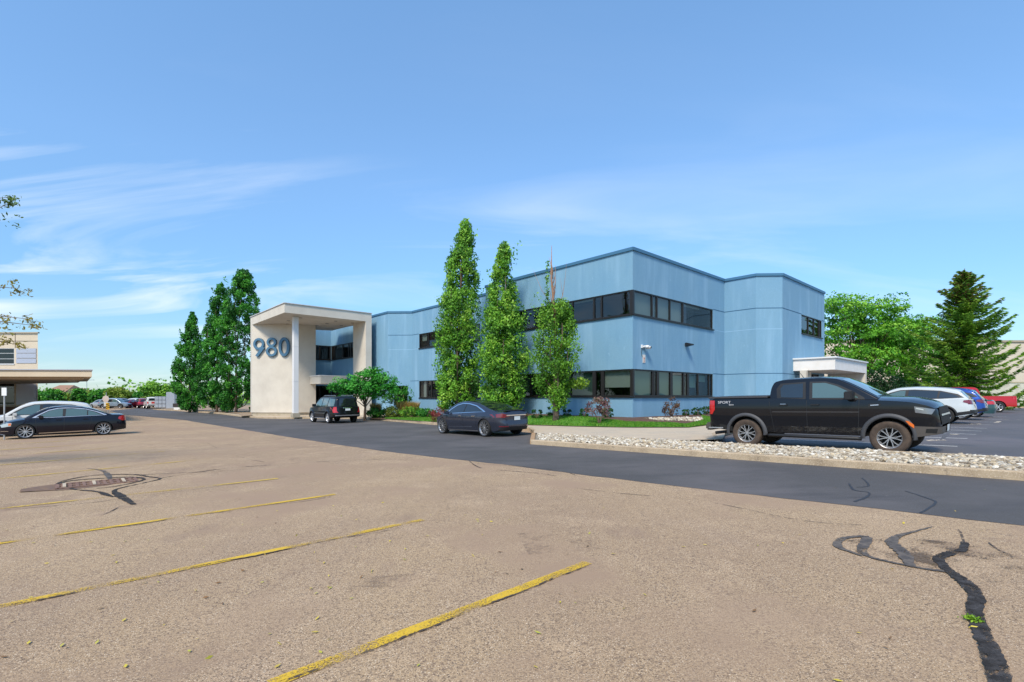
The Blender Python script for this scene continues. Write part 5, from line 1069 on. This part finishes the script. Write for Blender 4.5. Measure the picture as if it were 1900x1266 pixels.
# --- white crossover behind it
wp_=paint('white',(.62,.61,.58)); 
def crossover(name,label,pnt,L=4.7,H=1.70,hw=.93,group=None,tail=redl,glass=cglass,cat='suv',rimm=alloy,sp=(5,.22,.12,.7)):
    k=H/1.70; c=Car(name,label,L,hw,roof=[(-L/2+.12,1.02),(-L/2+.30,1.30*k),(-L/2+.55,1.55*k),(-1.2,1.66*k),(-.3,1.70*k),(.25,1.67*k),(.65,1.54*k),(1.05,1.28*k),(1.40,1.03)],
      deck=[(-L/2,.95),(-L/2+.15,1.06),(0,1.04),(1.3,1.08),(1.6,1.05),(2.0,.97),(L/2-.12,.84),(L/2,.72)],belt=[(-L/2,.90),(-L/2+.2,1.08),(-1.4,1.06),(0,1.0),(1.3,.98),(1.8,.92),(L/2-.15,.76),(L/2,.68)],
      tail_n=7,nose_n=4.6,sill=.28,arches=((-1.33,.40,.35),(1.36,.40,.35)),tum=.30,rc=.11,body=pnt,bot=[(-L/2,.46),(-1.9,.34),(-1,.27),(1,.27),(1.9,.30),(L/2,.36)],group=group,cat=cat,lean_r=[(.2,-.06),(.55,0),(.9,-.06),(1.3,-.2)])
    c.body(); c.cabin()
    c.side([(-1.98,1.20*k),(-1.78,1.36*k),(-1.2,1.52*k),(-.3,1.58*k),(.22,1.56*k),(.60,1.43*k),(.95,1.21*k),(1.18,1.03),(-1.2,1.09)],plas,'window_trim',.005,True)
    c.side([(-1.86,1.20*k),(-1.70,1.32*k),(-1.20,1.475*k),(-1.15,1.13)],glass,'side_window',.010,True); c.side([(-1.09,1.12),(-1.13,1.49*k),(-.3,1.545*k),(-.10,1.54*k),(-.06,1.08)],glass,'side_window',.010,True); c.side([(.04,1.07),(.02,1.53*k),(.22,1.52*k),(.56,1.39*k),(.86,1.20*k),(.98,1.07)],cglassg,'side_window',.010,True)
    c.top(.58,1.33,.92,cglassg,'windshield'); c.top(-L/2+.17,-L/2+.46,.88,cglass,'rear_window')
    c.seams([(-1.05,-1.15),(-.02,-.02),(1.0,1.02)],.32,1.0); c.handles([-.95,.12],.90,pnt); c.mirrors(.92,1.09,pnt,(.16,.22,.15))
    c.side([(-L/2+.02,.86),(-L/2+.34,.95),(-L/2+.30,1.03),(-L/2+.04,1.05)],tail,'tail_light',.012,dx=.03)
    c.side([(L/2-.50,.70),(L/2-.10,.64),(L/2-.08,.74),(L/2-.46,.82)],clear,'headlight',.010,dx=.03)
    for xa,ra,za in c.arches:
        for sd in (1,-1):
            mb=MB(); n_=22
            for j in range(n_+1):
                a=math.pi*j/n_
                for rr_,of in ((ra-.006,0),(ra-.006,.022),(ra+.06,.018),(ra+.07,.002)):
                    X=xa+rr_*math.cos(a); Zz=za+rr_*math.sin(a); mb.v.append((c.D(X,Zz),sd*(c.Wy(X,Zz)+of),Zz))
            for j in range(n_):
                for i in range(3): b_=j*4+i; mb.f.append((b_,b_+1,b_+5,b_+4))
            mb.build('arch_trim',plas,c.root,smooth=True)
    c.side([(-.92,.29),(.92,.29),(.92,.40),(-.92,.40)],plas,'sill_trim',.01); c.side([(-L/2+.01,.47),(-1.76,.36),(-1.74,.50),(-L/2+.01,.60)],plas,'bumper_skirt',.012,dx=.04); c.endp([(-.80,.46),(.80,.46),(.80,.62),(-.80,.62)],plas,'rear_bumper',True,.012)
    c.endp([(-.16,.72),(.16,.72),(.16,.86),(-.16,.86)],platem,'licence_plate',True,.02); c.endp([(.42,.86),(.80,.86),(.80,1.04),(.62,1.04),(.42,.95)],tail,'tail_light',True,.012,True)
    c.endp([(-.5,.5),(.5,.5),(.5,.72),(-.5,.72)],under,'grille',False,.01)
    c.wheels(.355,.24,sp,rimm,under); return c
w1=crossover('parked_car','white crossover parked nose-out just behind the dark sedan at left',wp_,H=1.72); q=ctr+U*3.05-V*.95; w1.place(q.x,q.y,-V)
# --- grey electric sedan on the road
gp=paint('steel_grey',(.05,.058,.085),.6,.22)
te=Car('parked_car','steel grey fastback sedan with dark glass roof on the driveway',4.97,.965,
  roof=[(-1.98,1.04),(-1.6,1.13),(-1.1,1.285),(-.5,1.41),(.05,1.445),(.45,1.41),(.85,1.27),(1.25,1.06),(1.55,.90)],
  deck=[(-2.485,.84),(-2.40,1.035),(-2.1,1.04),(-1.6,1.0),(0,.95),(1.4,.93),(1.7,.90),(2.1,.78),(2.35,.66),(2.485,.56)],
  belt=[(-2.485,.80),(-2.35,.98),(-1.8,.985),(-1.2,.975),(-.3,.93),(.8,.89),(1.5,.84),(2.0,.72),(2.3,.60),(2.485,.52)],
  tail_n=5,nose_n=3.6,sill=.20,arches=((-1.49,.385,.35),(1.47,.375,.35)),tum=.46,rc=.09,body=gp,bot=[(-2.485,.34),(-2.0,.23),(-1,.18),(1,.18),(2.0,.2),(2.485,.24)],lean_r=[(.2,-.10),(.45,0),(.7,-.03),(.95,.0),(1.05,.03)],prof=[(.1,.88),(.25,.93),(.4,.96),(.6,1.0),(.78,1.0),(.9,.975),(1.0,.95),(1.2,.92)])
te.body(); te.cabin()
te.side([(-1.52,1.0),(-1.30,1.10),(-.85,1.26),(-.3,1.35),(.15,1.365),(.55,1.29),(.95,1.10),(1.28,.90),(.3,.925),(-.8,.975)],chrome,'window_surround',.004,True)
te.side([(-1.40,1.01),(-.85,1.22),(-.3,1.31),(.15,1.325),(.52,1.25),(.90,1.07),(1.10,.925),(.3,.955),(-.8,1.0)],plas,'window_trim',.008,True)
te.side([(-1.30,1.02),(-.85,1.19),(-.3,1.285),(-.18,1.295),(-.14,.98),(-.8,1.01)],cglass,'side_window',.012,True); te.side([(-.08,.98),(-.12,1.30),(.15,1.305),(.48,1.235),(.82,1.08),(.96,.945),(.3,.965)],cglass,'side_window',.012,True)
te.top(.72,1.48,.92,cglassg,'windshield'); te.top(-.45,.62,.96,cglass,'glass_roof'); te.top(-1.92,-.55,.90,cglass,'rear_window',fy2=.96)
te.seams([(-.95,-1.05),(-.1,-.1),(1.1,1.12)],.26,.92); te.handles([-.85,.08],.82,chrome,.22); te.mirrors(.98,.95,gp,(.16,.2,.12))
te.endp([(.40,.80),(.88,.77),(.90,.90),(.70,.935),(.42,.86)],reddk,'tail_light',True,.012,True); te.side([(-2.44,.76),(-2.18,.80),(-2.14,.86),(-2.30,.93),(-2.44,.91)],reddk,'tail_light',.010,dx=.03)
te.endp([(-.56,.84),(.56,.84),(.56,.875),(-.56,.875)],chrome,'chrome_bar',True,.022); te.endp([(-.16,.66),(.16,.66),(.16,.81),(-.16,.81)],platem,'licence_plate',True,.02); te.endp([(-.78,.26),(.78,.26),(.72,.40),(-.72,.40)],plas,'diffuser',True,.012); te.endp([(.46,.40),(.78,.41),(.78,.445),(.46,.43)],reddk,'reflector',True,.014,True)
te.side([(-1.08,.20),(1.05,.20),(1.05,.225),(-1.08,.235)],chrome,'sill_trim',.008); te.side([(-.7,.37),(1.0,.33),(1.0,.345),(-.7,.40)],mat('crease_sheen',(.11,.12,.15),.3,.5),'crease_highlight',.004)  # paler grey strip gives the lower door crease its sheen by colour
mb=MB(); mb.box((-2.38,0,1.045),(.16,1.2,.02)); mb.build('spoiler',plas,te.root,bevel=.008)
te.wheels(.35,.25,(11,0,.12,.80),mat('turbine_alloy',(.35,.35,.36),.3,.8),under)
rr=Vector((-1.07,20.0,0)); q=rr+U*1.49+V*.85; te.place(q.x,q.y,U)
# --- black three-row SUV by the portico
pi=Car('parked_car','boxy black three-row SUV with silver roof rails on the driveway',4.85,.99,
  roof=[(-2.36,1.04),(-2.30,1.35),(-2.20,1.68),(-2.0,1.775),(-1.0,1.80),(0,1.80),(.35,1.76),(.70,1.60),(1.15,1.26),(1.35,1.13)],
  deck=[(-2.425,1.08),(-2.3,1.12),(1.2,1.14),(1.5,1.14),(2.1,1.07),(2.3,.98),(2.425,.85)],belt=[(-2.425,1.04),(-2.3,1.10),(0,1.08),(1.3,1.07),(2.0,1.02),(2.3,.93),(2.425,.82)],
  tail_n=9,nose_n=6,sill=.34,arches=((-1.36,.42,.375),(1.41,.42,.375)),tum=.24,rc=.08,body=blkp,bot=[(-2.425,.46),(-1.9,.40),(-1,.34),(1,.34),(2,.36),(2.425,.42)],lean_r=[(.3,-.05),(.6,.0),(.8,-.03),(1.1,-.05),(1.8,-.05)],cat='suv')
pi.body(); pi.cabin()
silver=mat('silver_trim',(.42,.42,.44),.3,.7)
pi.side([(-2.12,1.15),(-2.10,1.60),(-1.25,1.66),(-1.22,1.15)],cglassg,'side_window',.010,True); pi.side([(-1.12,1.15),(-1.14,1.665),(-.28,1.68),(-.25,1.14)],cglassg,'side_window',.010,True); pi.side([(-.15,1.14),(-.17,1.68),(.28,1.65),(.62,1.50),(.95,1.26),(1.05,1.14)],cglassg,'side_window',.010,True)
pi.top(.48,1.28,.92,cglassg,'windshield'); pi.top(-2.345,-2.215,.90,cglass,'rear_window')
pi.seams([(-1.0,-1.18),(-.2,-.2),(.98,1.05)],.40,1.05); pi.handles([-1.0,-.02],.98,chrome); pi.mirrors(.85,1.20,blkp,(.17,.24,.2)); pi.side([(-.95,.66),(.92,.66),(.92,.69),(-.95,.69)],silver,'door_moulding',.010)
pi.side([(-2.42,.72),(-2.20,.72),(-2.18,1.08),(-2.36,1.10)],redl,'tail_light',.012,dx=.04); pi.endp([(.74,.74),(.93,.74),(.93,1.06),(.74,1.10)],redl,'tail_light',True,.012,True)
for sd in (1,-1): mb=MB(); mb.tube([(-1.9,sd*.60,1.80),(-1.8,sd*.60,1.855),(.0,sd*.60,1.865),(.1,sd*.60,1.80)],.018,6); mb.build('roof_rail',silver,pi.root)
pi.endp([(-.17,.84),(.17,.84),(.17,.98),(-.17,.98)],platem,'licence_plate',True,.02); pi.endp([(-.32,1.0),(.32,1.0),(.32,1.05),(-.32,1.05)],chrome,'chrome_bar',True,.025); pi.endp([(-.85,.50),(.85,.50),(.85,.56),(-.85,.56)],silver,'bumper_trim',True,.03)
for sd in (1,-1): mb=MB(); mb.box((0,sd*.95,.34),(1.7,.12,.05)); mb.build('side_step',silver,pi.root,bevel=.01)
for xa,ra,za in pi.arches:
    for sd in (1,-1):
        mb=MB(); n_=20
        for j in range(n_+1):
            a=math.pi*j/n_
            for rr_,of in ((ra-.01,.0),(ra-.01,.05),(ra+.07,.04),(ra+.10,.002)):
                X=xa+rr_*math.cos(a); Zz=za+rr_*math.sin(a); mb.v.append((pi.D(X,Zz),sd*(pi.Wy(X,Zz)+of),Zz))
        for j in range(n_):
            for i in range(3): b_=j*4+i; mb.f.append((b_,b_+1,b_+5,b_+4))
        mb.build('fender_flare',blkp,pi.root,smooth=True)
pi.wheels(.375,.25,(5,.25,.15,.72),alloy,under)
rr=Vector((-12.25,33.2,0)); q=rr+U*1.36+V*.86; pi.place(q.x,q.y,U)
# --- cars in the right-hand car park
c1=crossover('parked_car','white crossover parked nose-in beyond the black pickup',paint('pearl',(.52,.55,.55)),L=4.6,H=1.62,group='cars nosed in along the side lot',tail=reddk); rw_=Vector((18.9,21.7,0)); q=rw_+U*1.33+V*.85; c1.place(q.x,q.y,U)
c2=crossover('parked_car','blue crossover between the white crossover and the small red car',paint('blue',(.015,.06,.28),.3),L=4.55,H=1.66,group='cars nosed in along the side lot',tail=reddk); q2=q+V*5.4; c2.place(q2.x,q2.y,U)
def hatch(label,pnt,group=None,L=4.3,H=1.48,lo=False):
    c=Car('parked_car',label,L,.88,roof=[(-1.75,1.0),(-1.5,1.18),(-1.0,1.38),(-.4,H-.01),(.1,H),(.5,H-.09),(1.2,.95)],deck=[(-L/2,.86),(-L/2+.12,1.0),(0,.96),(1.2,.96),(1.7,.86),(L/2,.62)],belt=[(-L/2,.80),(-L/2+.15,.96),(0,.92),(1.2,.88),(1.7,.78),(L/2,.58)],tail_n=6,nose_n=4,sill=.22,arches=((-1.28,.36,.32),(1.3,.36,.32)),tum=.4,body=pnt,group=group)
    c.body(); c.cabin(); c.side([(-1.38,1.02),(-.9,1.25),(-.3,H-.13),(.15,H-.12),(.5,H-.25),(.9,.97)],cglass,'side_window',.008,True); c.top(.45,1.12,.9,cglass,'windshield'); c.top(-1.68,-.85,.88,cglass,'rear_window')
    c.endp([(.5,.74),(.82,.74),(.82,.88),(.5,.88)],redl,'tail_light',True,.012,True); c.side([(-L/2+.02,.74),(-L/2+.22,.76),(-L/2+.2,.88),(-L/2+.03,.88)],redl,'tail_light',.01,dx=.03); c.side([(L/2-.42,.6),(L/2-.1,.56),(L/2-.1,.66),(L/2-.4,.74)],clear,'headlight',.01,dx=.04)
    c.endp([(-.16,.6),(.16,.6),(.16,.72),(-.16,.72)],platem,'licence_plate',True,.02); c.wheels(.32,.2,(5,0,.22,.7),alloy,under); return c
c3=hatch('small teal and red car low behind the blue crossover',paint('dark_teal',(.03,.08,.09)),'cars nosed in along the side lot'); c3.side([(-2.12,.76),(-1.8,.78),(-1.8,.92),(-2.1,.93)],redl,'tail_light',.012,dx=.03); q3=q+V*10.4-U*.15; c3.place(q3.x,q3.y,U)
def pickup(label,pnt,group=None,H=1.9,L=5.8):
    c=Car('pickup_truck',label,L,.98,roof=[(-.75,1.25),(-.62,H-.1),(-.4,H),(.6,H),(.95,H-.12),(1.5,1.25)],deck=[(-L/2,1.24),(0,1.24),(1.5,1.24),(2.4,1.18),(L/2,.98)],belt=[(-L/2,1.22),(0,1.2),(1.5,1.18),(2.4,1.10),(L/2,.92)],tail_n=20,nose_n=7,sill=.45,arches=((-1.75,.46,.42),(1.8,.46,.42)),tum=.25,body=pnt,group=group,cat='pickup truck',lean_r=[(0,0),(2,0)])
    c.body(); c.cabin(); c.side([(-.5,1.28),(-.5,H-.2),(.15,H-.17),(.18,1.28)],cglass,'side_window',.01,True); c.side([(.26,1.28),(.24,H-.17),(.62,H-.18),(1.15,1.28)],cglass,'side_window',.01,True); c.top(.95,1.44,.9,cglass,'windshield'); c.top(-.74,-.66,.8,cglass,'rear_window')
    c.endp([(.78,.85),(.93,.85),(.93,1.18),(.78,1.18)],redl,'tail_light',True,.012,True); c.side([(-L/2+.0,.85),(-L/2+.14,.85),(-L/2+.14,1.18),(-L/2,1.18)],redl,'tail_light',.012,dx=.04)
    mb=MB(); mb.box((-L/2-.06,0,.62),(.16,1.8,.2)); mb.build('rear_bumper',chrome,c.root,bevel=.03); c.wheels(.41,.26,(6,0,.2,.62),alloy,under); return c
c4=pickup('bright red pickup truck farthest back in the side car park',paint('red',(.42,.015,.02),.0)); q4=Vector((34.9,38.4,0)); c4.place(q4.x,q4.y,Vector((-.95,.30,0)).normalized())
# ---------------------------------------------------------------- beige office at the far left
bei=mat('beige_panel',(.58,.48,.35),.8,noise=(.5,(.53,.43,.31),.4,.7)); metp=mat('grey_panel',(.42,.43,.48),.45,.3); gg=glassmat('green_glass',(.10,.22,.15),.02)
ob=empty('office_building',(-64,55,-.4),'beige panelled office with green glass bands and wide entrance canopy at the far left','office building')
def addb(o): o.parent=ob; o.matrix_parent_inverse=Matrix.Translation((64,-55,.4)); return o
X0,X1,Y0=-84.,-52.6,55.; zt=8.62
wl=MB(); wallseg(wl,Vector((X1,Y0,0)),Vector((X0,Y0,0)),[(.0+2.6,31,5.20,6.95),(2.6,31,.70,3.05)],-.4,zt)
for p0,p1 in (((X1,Y0),(X1-21,Y0+20)),((X1-21,Y0+20),(X0-10,Y0+20)),((X0-10,Y0+20),(X0,Y0))): wl.face([(*p0,-.4),(*p1,-.4),(*p1,zt),(*p0,zt)])
wl.face([(X0,Y0,zt-.1),(X1,Y0,zt-.1),(X1-21,Y0+20,zt-.1),(X0-10,Y0+20,zt-.1)]); addb(wl.build('wall',bei,norm=False))
D_=Vector((-1,0,0)); N_=Vector((0,-1,0)); P_=Vector((X1,Y0,0))
def wb(z0,z1,rails,nm): 
    o=window(P_,D_,N_,2.6,31,z0,z1,[],rails=[(2.6,31,r) for r in rails],parent_add=addb,gl=gg,fw=.06,nm=nm); o.data.materials[0]=mat('white_frame',(.6,.6,.58),.5)
wb(5.20,6.95,[5.78,6.40],'window'); wb(.70,3.05,[2.55],'window')
mb=MB(); 
for zz in (5.55,6.12,6.68): mb.box((X1-1.25,Y0-.03,zz),(2.2,.06,.50))
addb(mb.build('corner_panel',metp)); mb=MB(); mb.box((X1-1.25,Y0-.03,1.85),(2.2,.06,2.3)); addb(mb.build('corner_panel',metp))
mb=MB()
for xx in (X1-2.5,): mb.box((xx,Y0-.012,7.8),(.05,.024,1.6))
mb.box(((X0+X1)/2,Y0-.012,7.75),(X1-X0,.02,.05)); addb(mb.build('panel_joint',mat('joint_brown',(.12,.09,.06),.8)))
mb=MB(); mb.box(((X0+X1)/2+.1,Y0-.05,zt+.05),(X1-X0+.1,.2,.14)); addb(mb.build('coping',mat('coping_beige',(.36,.30,.22),.6)))
C1=Vector((-32.2,38,0)); C2=Vector((-43.0,50.2,0)); C3=Vector((-56,55.5,0)); C4=Vector((-75,50,0)); C0=Vector((-62,36.4,0))
mb=MB(); mb.prism([(p.x,p.y) for p in (C0,C1,C2,C3,C4)],3.12,3.60); addb(mb.build('canopy',bei)); mb=MB(); mb.prism([(p.x,p.y) for p in (C0+Vector((0,-.1,0)),C1+Vector((.15,-.1,0)),C2+Vector((.1,.1,0)),C3,C4)],3.603,3.68); addb(mb.build('canopy_edge',metp))
mb=MB(); mb.prism([(p.x,p.y) for p in (C0+Vector((.5,.6,0)),C1+Vector((-1.2,.7,0)),C2+Vector((-.4,-.6,0)),C3,C4)],2.98,3.117); addb(mb.build('soffit',mat('soffit_brown',(.42,.34,.25),.8)))
mb=MB(); mb.lathe([(0,2.93),(.3,2.93),(.36,2.976)],14,'z',(-38.3,43.2,0)); addb(mb.build('canopy_light',mat('canopy_lamp',(.7,.68,.6),.5)))
mb=MB(); mb.box((-56,Y0-.6,.05),(7,1.0,.8)); addb(mb.build('planter_wall',mat('brown_brick',(.16,.09,.06),.9)))
p=ray(8,760,22.5); sp_=empty('sign_post',(p.x,p.y,zg(p.x)),'thin grey post with a small blank white sign, left of the beige office canopy','sign')
mb=MB(); mb.tube([(0,0,0),(0,0,2.25)],.028,8); mb.build('post',mat('galvanised',(.5,.5,.5),.4,.6),sp_); mb=MB(); mb.box((.03,-.035,2.18),(.22,.02,.36)); mb.build('sign_plate',whp,sp_)
# ---------------------------------------------------------------- far left background
def box_house(name,px0,px1,ytop,ybot,d,wallc,roofc,label,roofh=.35,dep=10,gl=False):
    a=ray(px0,ytop,d); b=ray(px1,ytop,d); e=empty(name,((a.x+b.x)/2,d,-.4),label,'building'); w=b.x-a.x; h=CH-(ytop-HZ)/F*d+.4; rh=h*roofh
    mb=MB(); mb.box((0,dep/2,(h-rh)/2),(w,dep,h-rh)); mb.build('wall',wallc,e)
    mb=MB(); o=.5; mb.v=[(-w/2-o,-o,h-rh),(w/2+o,-o,h-rh),(w/2+o,dep+o,h-rh),(-w/2-o,dep+o,h-rh),(-w/2+w*.18,dep/2,h),(w/2-w*.18,dep/2,h)]; mb.f=[(0,1,5,4),(1,2,5),(2,3,4,5),(3,0,4),(0,3,2,1)]; mb.build('roof',roofc,e)
    mb=MB()
    for i in range(max(2,int(w/3))): mb.box((-w/2+1.2+i*3,-.03,(h-rh)*.55),(1.1,.05,1.2))
    mb.build('windows',frm,e); e.children[-1].name='window_row'; return e
brk=mat('brick_brown',(.33,.18,.12),.9,noise=(2,(.27,.15,.10),.4,.7)); brf=mat('roof_brown',(.30,.17,.11),.9)
box_house('house',68,112,714,760,170,brk,brf,'brown brick house with hipped roof, the larger one beyond the beige office canopy',.6,14)
box_house('house',108,134,720,760,185,mat('tan_brick',(.42,.27,.19),.9),brf,'smaller tan brick house right of the larger brown one',.55,14)
box_house('shed',66,92,729,756,115,mat('white_wall',(.62,.60,.56),.8),mat('roof_grey',(.4,.4,.4),.8),'low white flat shed beyond the beige office',.12,8)
box_house('shop_building',318,362,734,752,135,mat('tan_wall',(.45,.36,.25),.8),mat('roof_grey'),'low tan building behind the white pylon sign',.2,10)
def bush_tree(px,d,ytop,w,label,pal,seed,n=120,leaf=.5,group='trees along the far edge'):
    global rng; rng=np.random.default_rng(seed); e=empty('far_tree',((px-CX)/F*d,d,-.39),label,'tree',group); H=CH-(ytop-HZ)/F*d+.39; R_=w/F*d/2
    EL=[(0,0,H*.62,R_*.8,R_*.8,H*.32,n),(-R_*.4,0,H*.4,R_*.6,R_*.6,H*.28,n//2),(R_*.4,0,H*.42,R_*.6,R_*.6,H*.28,n//2)]
    crown(e,EL,leaf,26,pal,rc=.9*min(1.2,R_/2.5),rr=(.2,.62)); limbs(e,EL,H*.2,.16,5,seed)
YG=[(.05,.10,.015),(.12,.22,.02),(.24,.34,.04),(.34,.42,.06)]
for i,(px,d,yt,w,lb_,pl) in enumerate(((75,96,722,26,'small dark tree just right of the white shed',G_DK),(100,92,718,34,'dark green tree in front of the larger brown house',G_DK),(122,98,727,34,'light green low tree in front of the tan house',YG),
    (146,95,717,26,'dark pointed tree right of the tan house',G_DK),(162,102,723,34,'yellow-green tree between the pointed tree and the stop sign',YG),(178,90,722,26,'dark tree left of the stop sign',G_DK),(194,98,717,38,'broad dark tree behind the stop sign',G_DK),
    (216,96,714,40,'rounded olive tree right of the stop sign, tallest of the low ones',YG),(240,100,723,34,'pale green tree right of the rounded olive one',YG),(256,98,725,24,'dark tree left of the big spreading tree',G_DK),
    (282,104,704,50,'large spreading tree behind the white pickup',G_OAK),(310,106,708,50,'right half crown of the large spreading pair behind the white pylon sign',G_OAK),(268,92,735,26,'low yellow bush behind the far cars',YG),(330,112,722,30,'tree behind the white pylon sign',G_DK),(45,100,728,30,'tree hidden behind the beige office',G_DK))):
    bush_tree(px,d,yt,w,lb_,pl,200+i,leaf=.42)
# far wood closing the horizon
rng=np.random.default_rng(300); k=40000; ang=rng.uniform(-1.35,1.35,k); rad=150+rng.random(k)*50; x_=rad*np.sin(ang)*1.3; y_=rad*np.cos(ang); hh_=3.2+2.2*np.sin(x_*.11)+1.6*np.sin(x_*.37+2)+1.0*np.sin(x_*.9)
z_=-.4+np.maximum(1.2,hh_)*rng.random(k)**.7; Cw=np.stack([x_,np.maximum(y_,120),z_],1); tag(leaves('far_wood',Cw,.8,G_OAK,trans=.2,aspect=.8),'low continuous band of distant green trees along the horizon','trees',kind='stuff')
# signs and street things far off
st=ray(197,758,72); e=empty('stop_sign',(st.x,st.y,-.39),'pale octagonal sign seen from behind on the far driveway','sign'); mb=MB(); mb.tube([(0,0,0),(0,0,2.6)],.05,6); mb.build('post',mat('galvanised'),e)
mb=MB(); mb.lathe([(0,-.02),(.50,-.02),(.50,.02),(0,.02)],8,'y',(0,-.08,1.65)); mb.v=[(a,b,c+0.0) for a,b,c in mb.v]; mb.build('octagon',mat('sign_back',(.62,.52,.48),.5),e); mb=MB(); mb.box((0,-.06,.95),(.55,.03,.8)); mb.build('plate',whp,e)
st=ray(200.5,764,60); e=empty('hazard_marker',(st.x,st.y,-.39),'yellow and black striped hazard marker on the far driveway','sign'); mb=MB(); mb.tube([(0,0,0),(0,0,.6)],.05,6); mb.build('post',mat('galvanised'),e)
mb=MB(); mb.box((0,-.05,.82),(.42,.03,.8)); mb.build('panel',mat('marker_yellow',(.65,.38,.02),.5),e)
mb=MB()
for q_ in (-.22,0,.22): mb.v+=[(-.21,-.07,.72+q_),(.21,-.07,.86+q_),(.21,-.07,.96+q_),(-.21,-.07,.82+q_)]; n_=len(mb.v); mb.f.append((n_-4,n_-3,n_-2,n_-1))
mb.build('stripes',blk,e)
st=ray(334,762,70); e=empty('pylon_sign',(st.x,st.y,-.25),'white street monument sign on a pale pole over a dark base','sign')
mb=MB(); mb.box((-.15,0,3.05),(1.1,.4,.75)); mb.build('sign_box',whp,e); mb=MB(); mb.v=[(-.25,-.1,.9),(.5,-.1,.9),(.5,.3,.9),(-.25,.3,.9),(-.05,0,2.7),(.2,0,2.7),(.2,.2,2.7),(-.05,.2,2.7)]; mb.f=[(0,1,5,4),(1,2,6,5),(2,3,7,6),(3,0,4,7),(4,5,6,7)]; mb.build('pole',whp,e); mb=MB(); mb.box((.6,0,.62),(2.9,.5,.5)); mb.build('base',mat('dark_plinth',(.04,.03,.03),.7),e); mb=MB(); mb.box((.6,0,.15),(2.7,.4,.44)); mb.build('footing',whp,e)
for i,(px,d) in enumerate(((303,80),(318,78))):
    st=ray(px,757,d); e=empty('storage_rack',(st.x,st.y,-.35),['left pale blue-grey metal storage cage beyond the driveway','right taller pale metal panel enclosure beyond the driveway'][i],'enclosure'); mb=MB(); cc=mat('pale_metal',(.45,.50,.58),.4,.4)
    if i==0:
        for a in range(4):
            for b in range(3): mb.box((-.9+a*.6,0,.45+b*.62),(.52,.6,.52))
    else: mb.box((0,0,1.35),(1.3,.5,2.5)); 
    mb.build('panels',cc,e); mb=MB(); mb.box((0,.05,.9 if i==0 else 1.3),(2.4 if i==0 else 1.36,.4,1.7 if i==0 else 2.7)); mb.build('frame',mat('galvanised'),e)
# street lamps far off
for i,(px,yt,d) in enumerate(((161,706,150),(240,718,160))):
    st=ray(px,760,d); e=empty('street_lamp',(st.x,st.y,-.4),['thin street lamp above the trees, nearest the beige canopy','thin street lamp above the trees left of the large spreading tree'][i],'street lamp','street lamps'); h=CH-(yt-HZ)/F*d+.4; mb=MB(); mb.tube([(0,0,0),(0,0,h),(1.6,0,h+.15)],.09,5); mb.build('pole',mat('galvanised'),e); mb=MB(); mb.box((1.7,0,h+.12),(1.0,.3,.15)); mb.build('lamp_head',mat('galvanised'),e)
# parked cars far off
grp='cars parked at the far end of the driveway'
def far_car(make,px,d,head,pnt_,label):
    c=make(label,pnt_); x=(px-CX)/F*d; c.place(x,d,head); return c
cx_=lambda l,p: crossover('parked_car',l,p,group=grp); hb=lambda l,p: hatch(l,p,grp); pk=lambda l,p: pickup(l,p,grp)
far_car(hb,190,88,Vector((-1,.2,0)).normalized(),paint('silver',(.4,.42,.45),.4),'silver hatchback just left of the stop sign')
far_car(cx_,214,84,Vector((1,.1,0)).normalized(),paint('pale_blue',(.28,.36,.45),.4),'pale blue crossover right of the hazard marker')
far_car(cx_,226,92,Vector((.1,1,0)).normalized(),paint('silver'),'silver crossover behind the pale blue one')
far_car(hb,242,86,Vector((-.2,1,0)).normalized(),paint('maroon',(.14,.02,.04)),'maroon hatchback in the middle of the far row')
far_car(cx_,253,92,Vector((-.3,1,0)).normalized(),paint('white'),'white crossover half hidden behind the maroon hatchback')
far_car(cx_,265,86,U,paint('wine',(.22,.02,.04)),'wine red crossover left of the white pickup')
far_car(pk,282,82,U,paint('white'),'white pickup seen from behind at the right end of the far row')
far_car(cx_,296,92,U,paint('slate',(.10,.14,.2),.4),'slate crossover right of the white pickup')
# ---------------------------------------------------------------- behind the right-hand trees
wh=empty('warehouse',(80,88,.3),'long cream warehouse wall showing through the trees at right','warehouse'); cw=mat('cream_wall',(.60,.52,.42),.85,noise=(.3,(.52,.45,.36),.4,.7)); 
mb=MB(); mb.box((5,0,5.2),(90,12,10.4)); mb.build('wall',cw,wh); mb=MB(); mb.box((5,-6.06,10.45),(90.4,.3,.3)); mb.build('coping',mat('coping_beige'),wh); mb=MB(); mb.box((5,-6.05,1.6),(90.1,.1,.08)); mb.build('joint',mat('joint_brown'),wh)
lw_=empty('low_wall',(48,58,.3),'low pale block wall behind the far kerb of the side car park','wall'); mb=MB(); mb.box((4,0,1.45),(26,.4,2.9)); mb.build('wall',mat('pale_block',(.55,.50,.44),.9,noise=[(1.5,(.36,.31,.27),.5,.75,5),(12,(.62,.58,.52),.5,.7)]),lw_); mb=MB(); mb.box((4,-.02,2.96),(26.2,.5,.12)); mb.build('cap',mat('concrete'),lw_)
gp_=[Vector((28,53.5,0)),Vector((75,50,0)),Vector((75,57,0)),Vector((20,59,0)),Vector((14,45,0)),Vector((24,43.5,0))]
sheet('lawn',gp_,.14,lawnm); kerbline('kerb',[Vector((14,44.8,0)),Vector((24,43.3,0)),Vector((28,53.3,0)),Vector((75,49.8,0))],.15,.16)
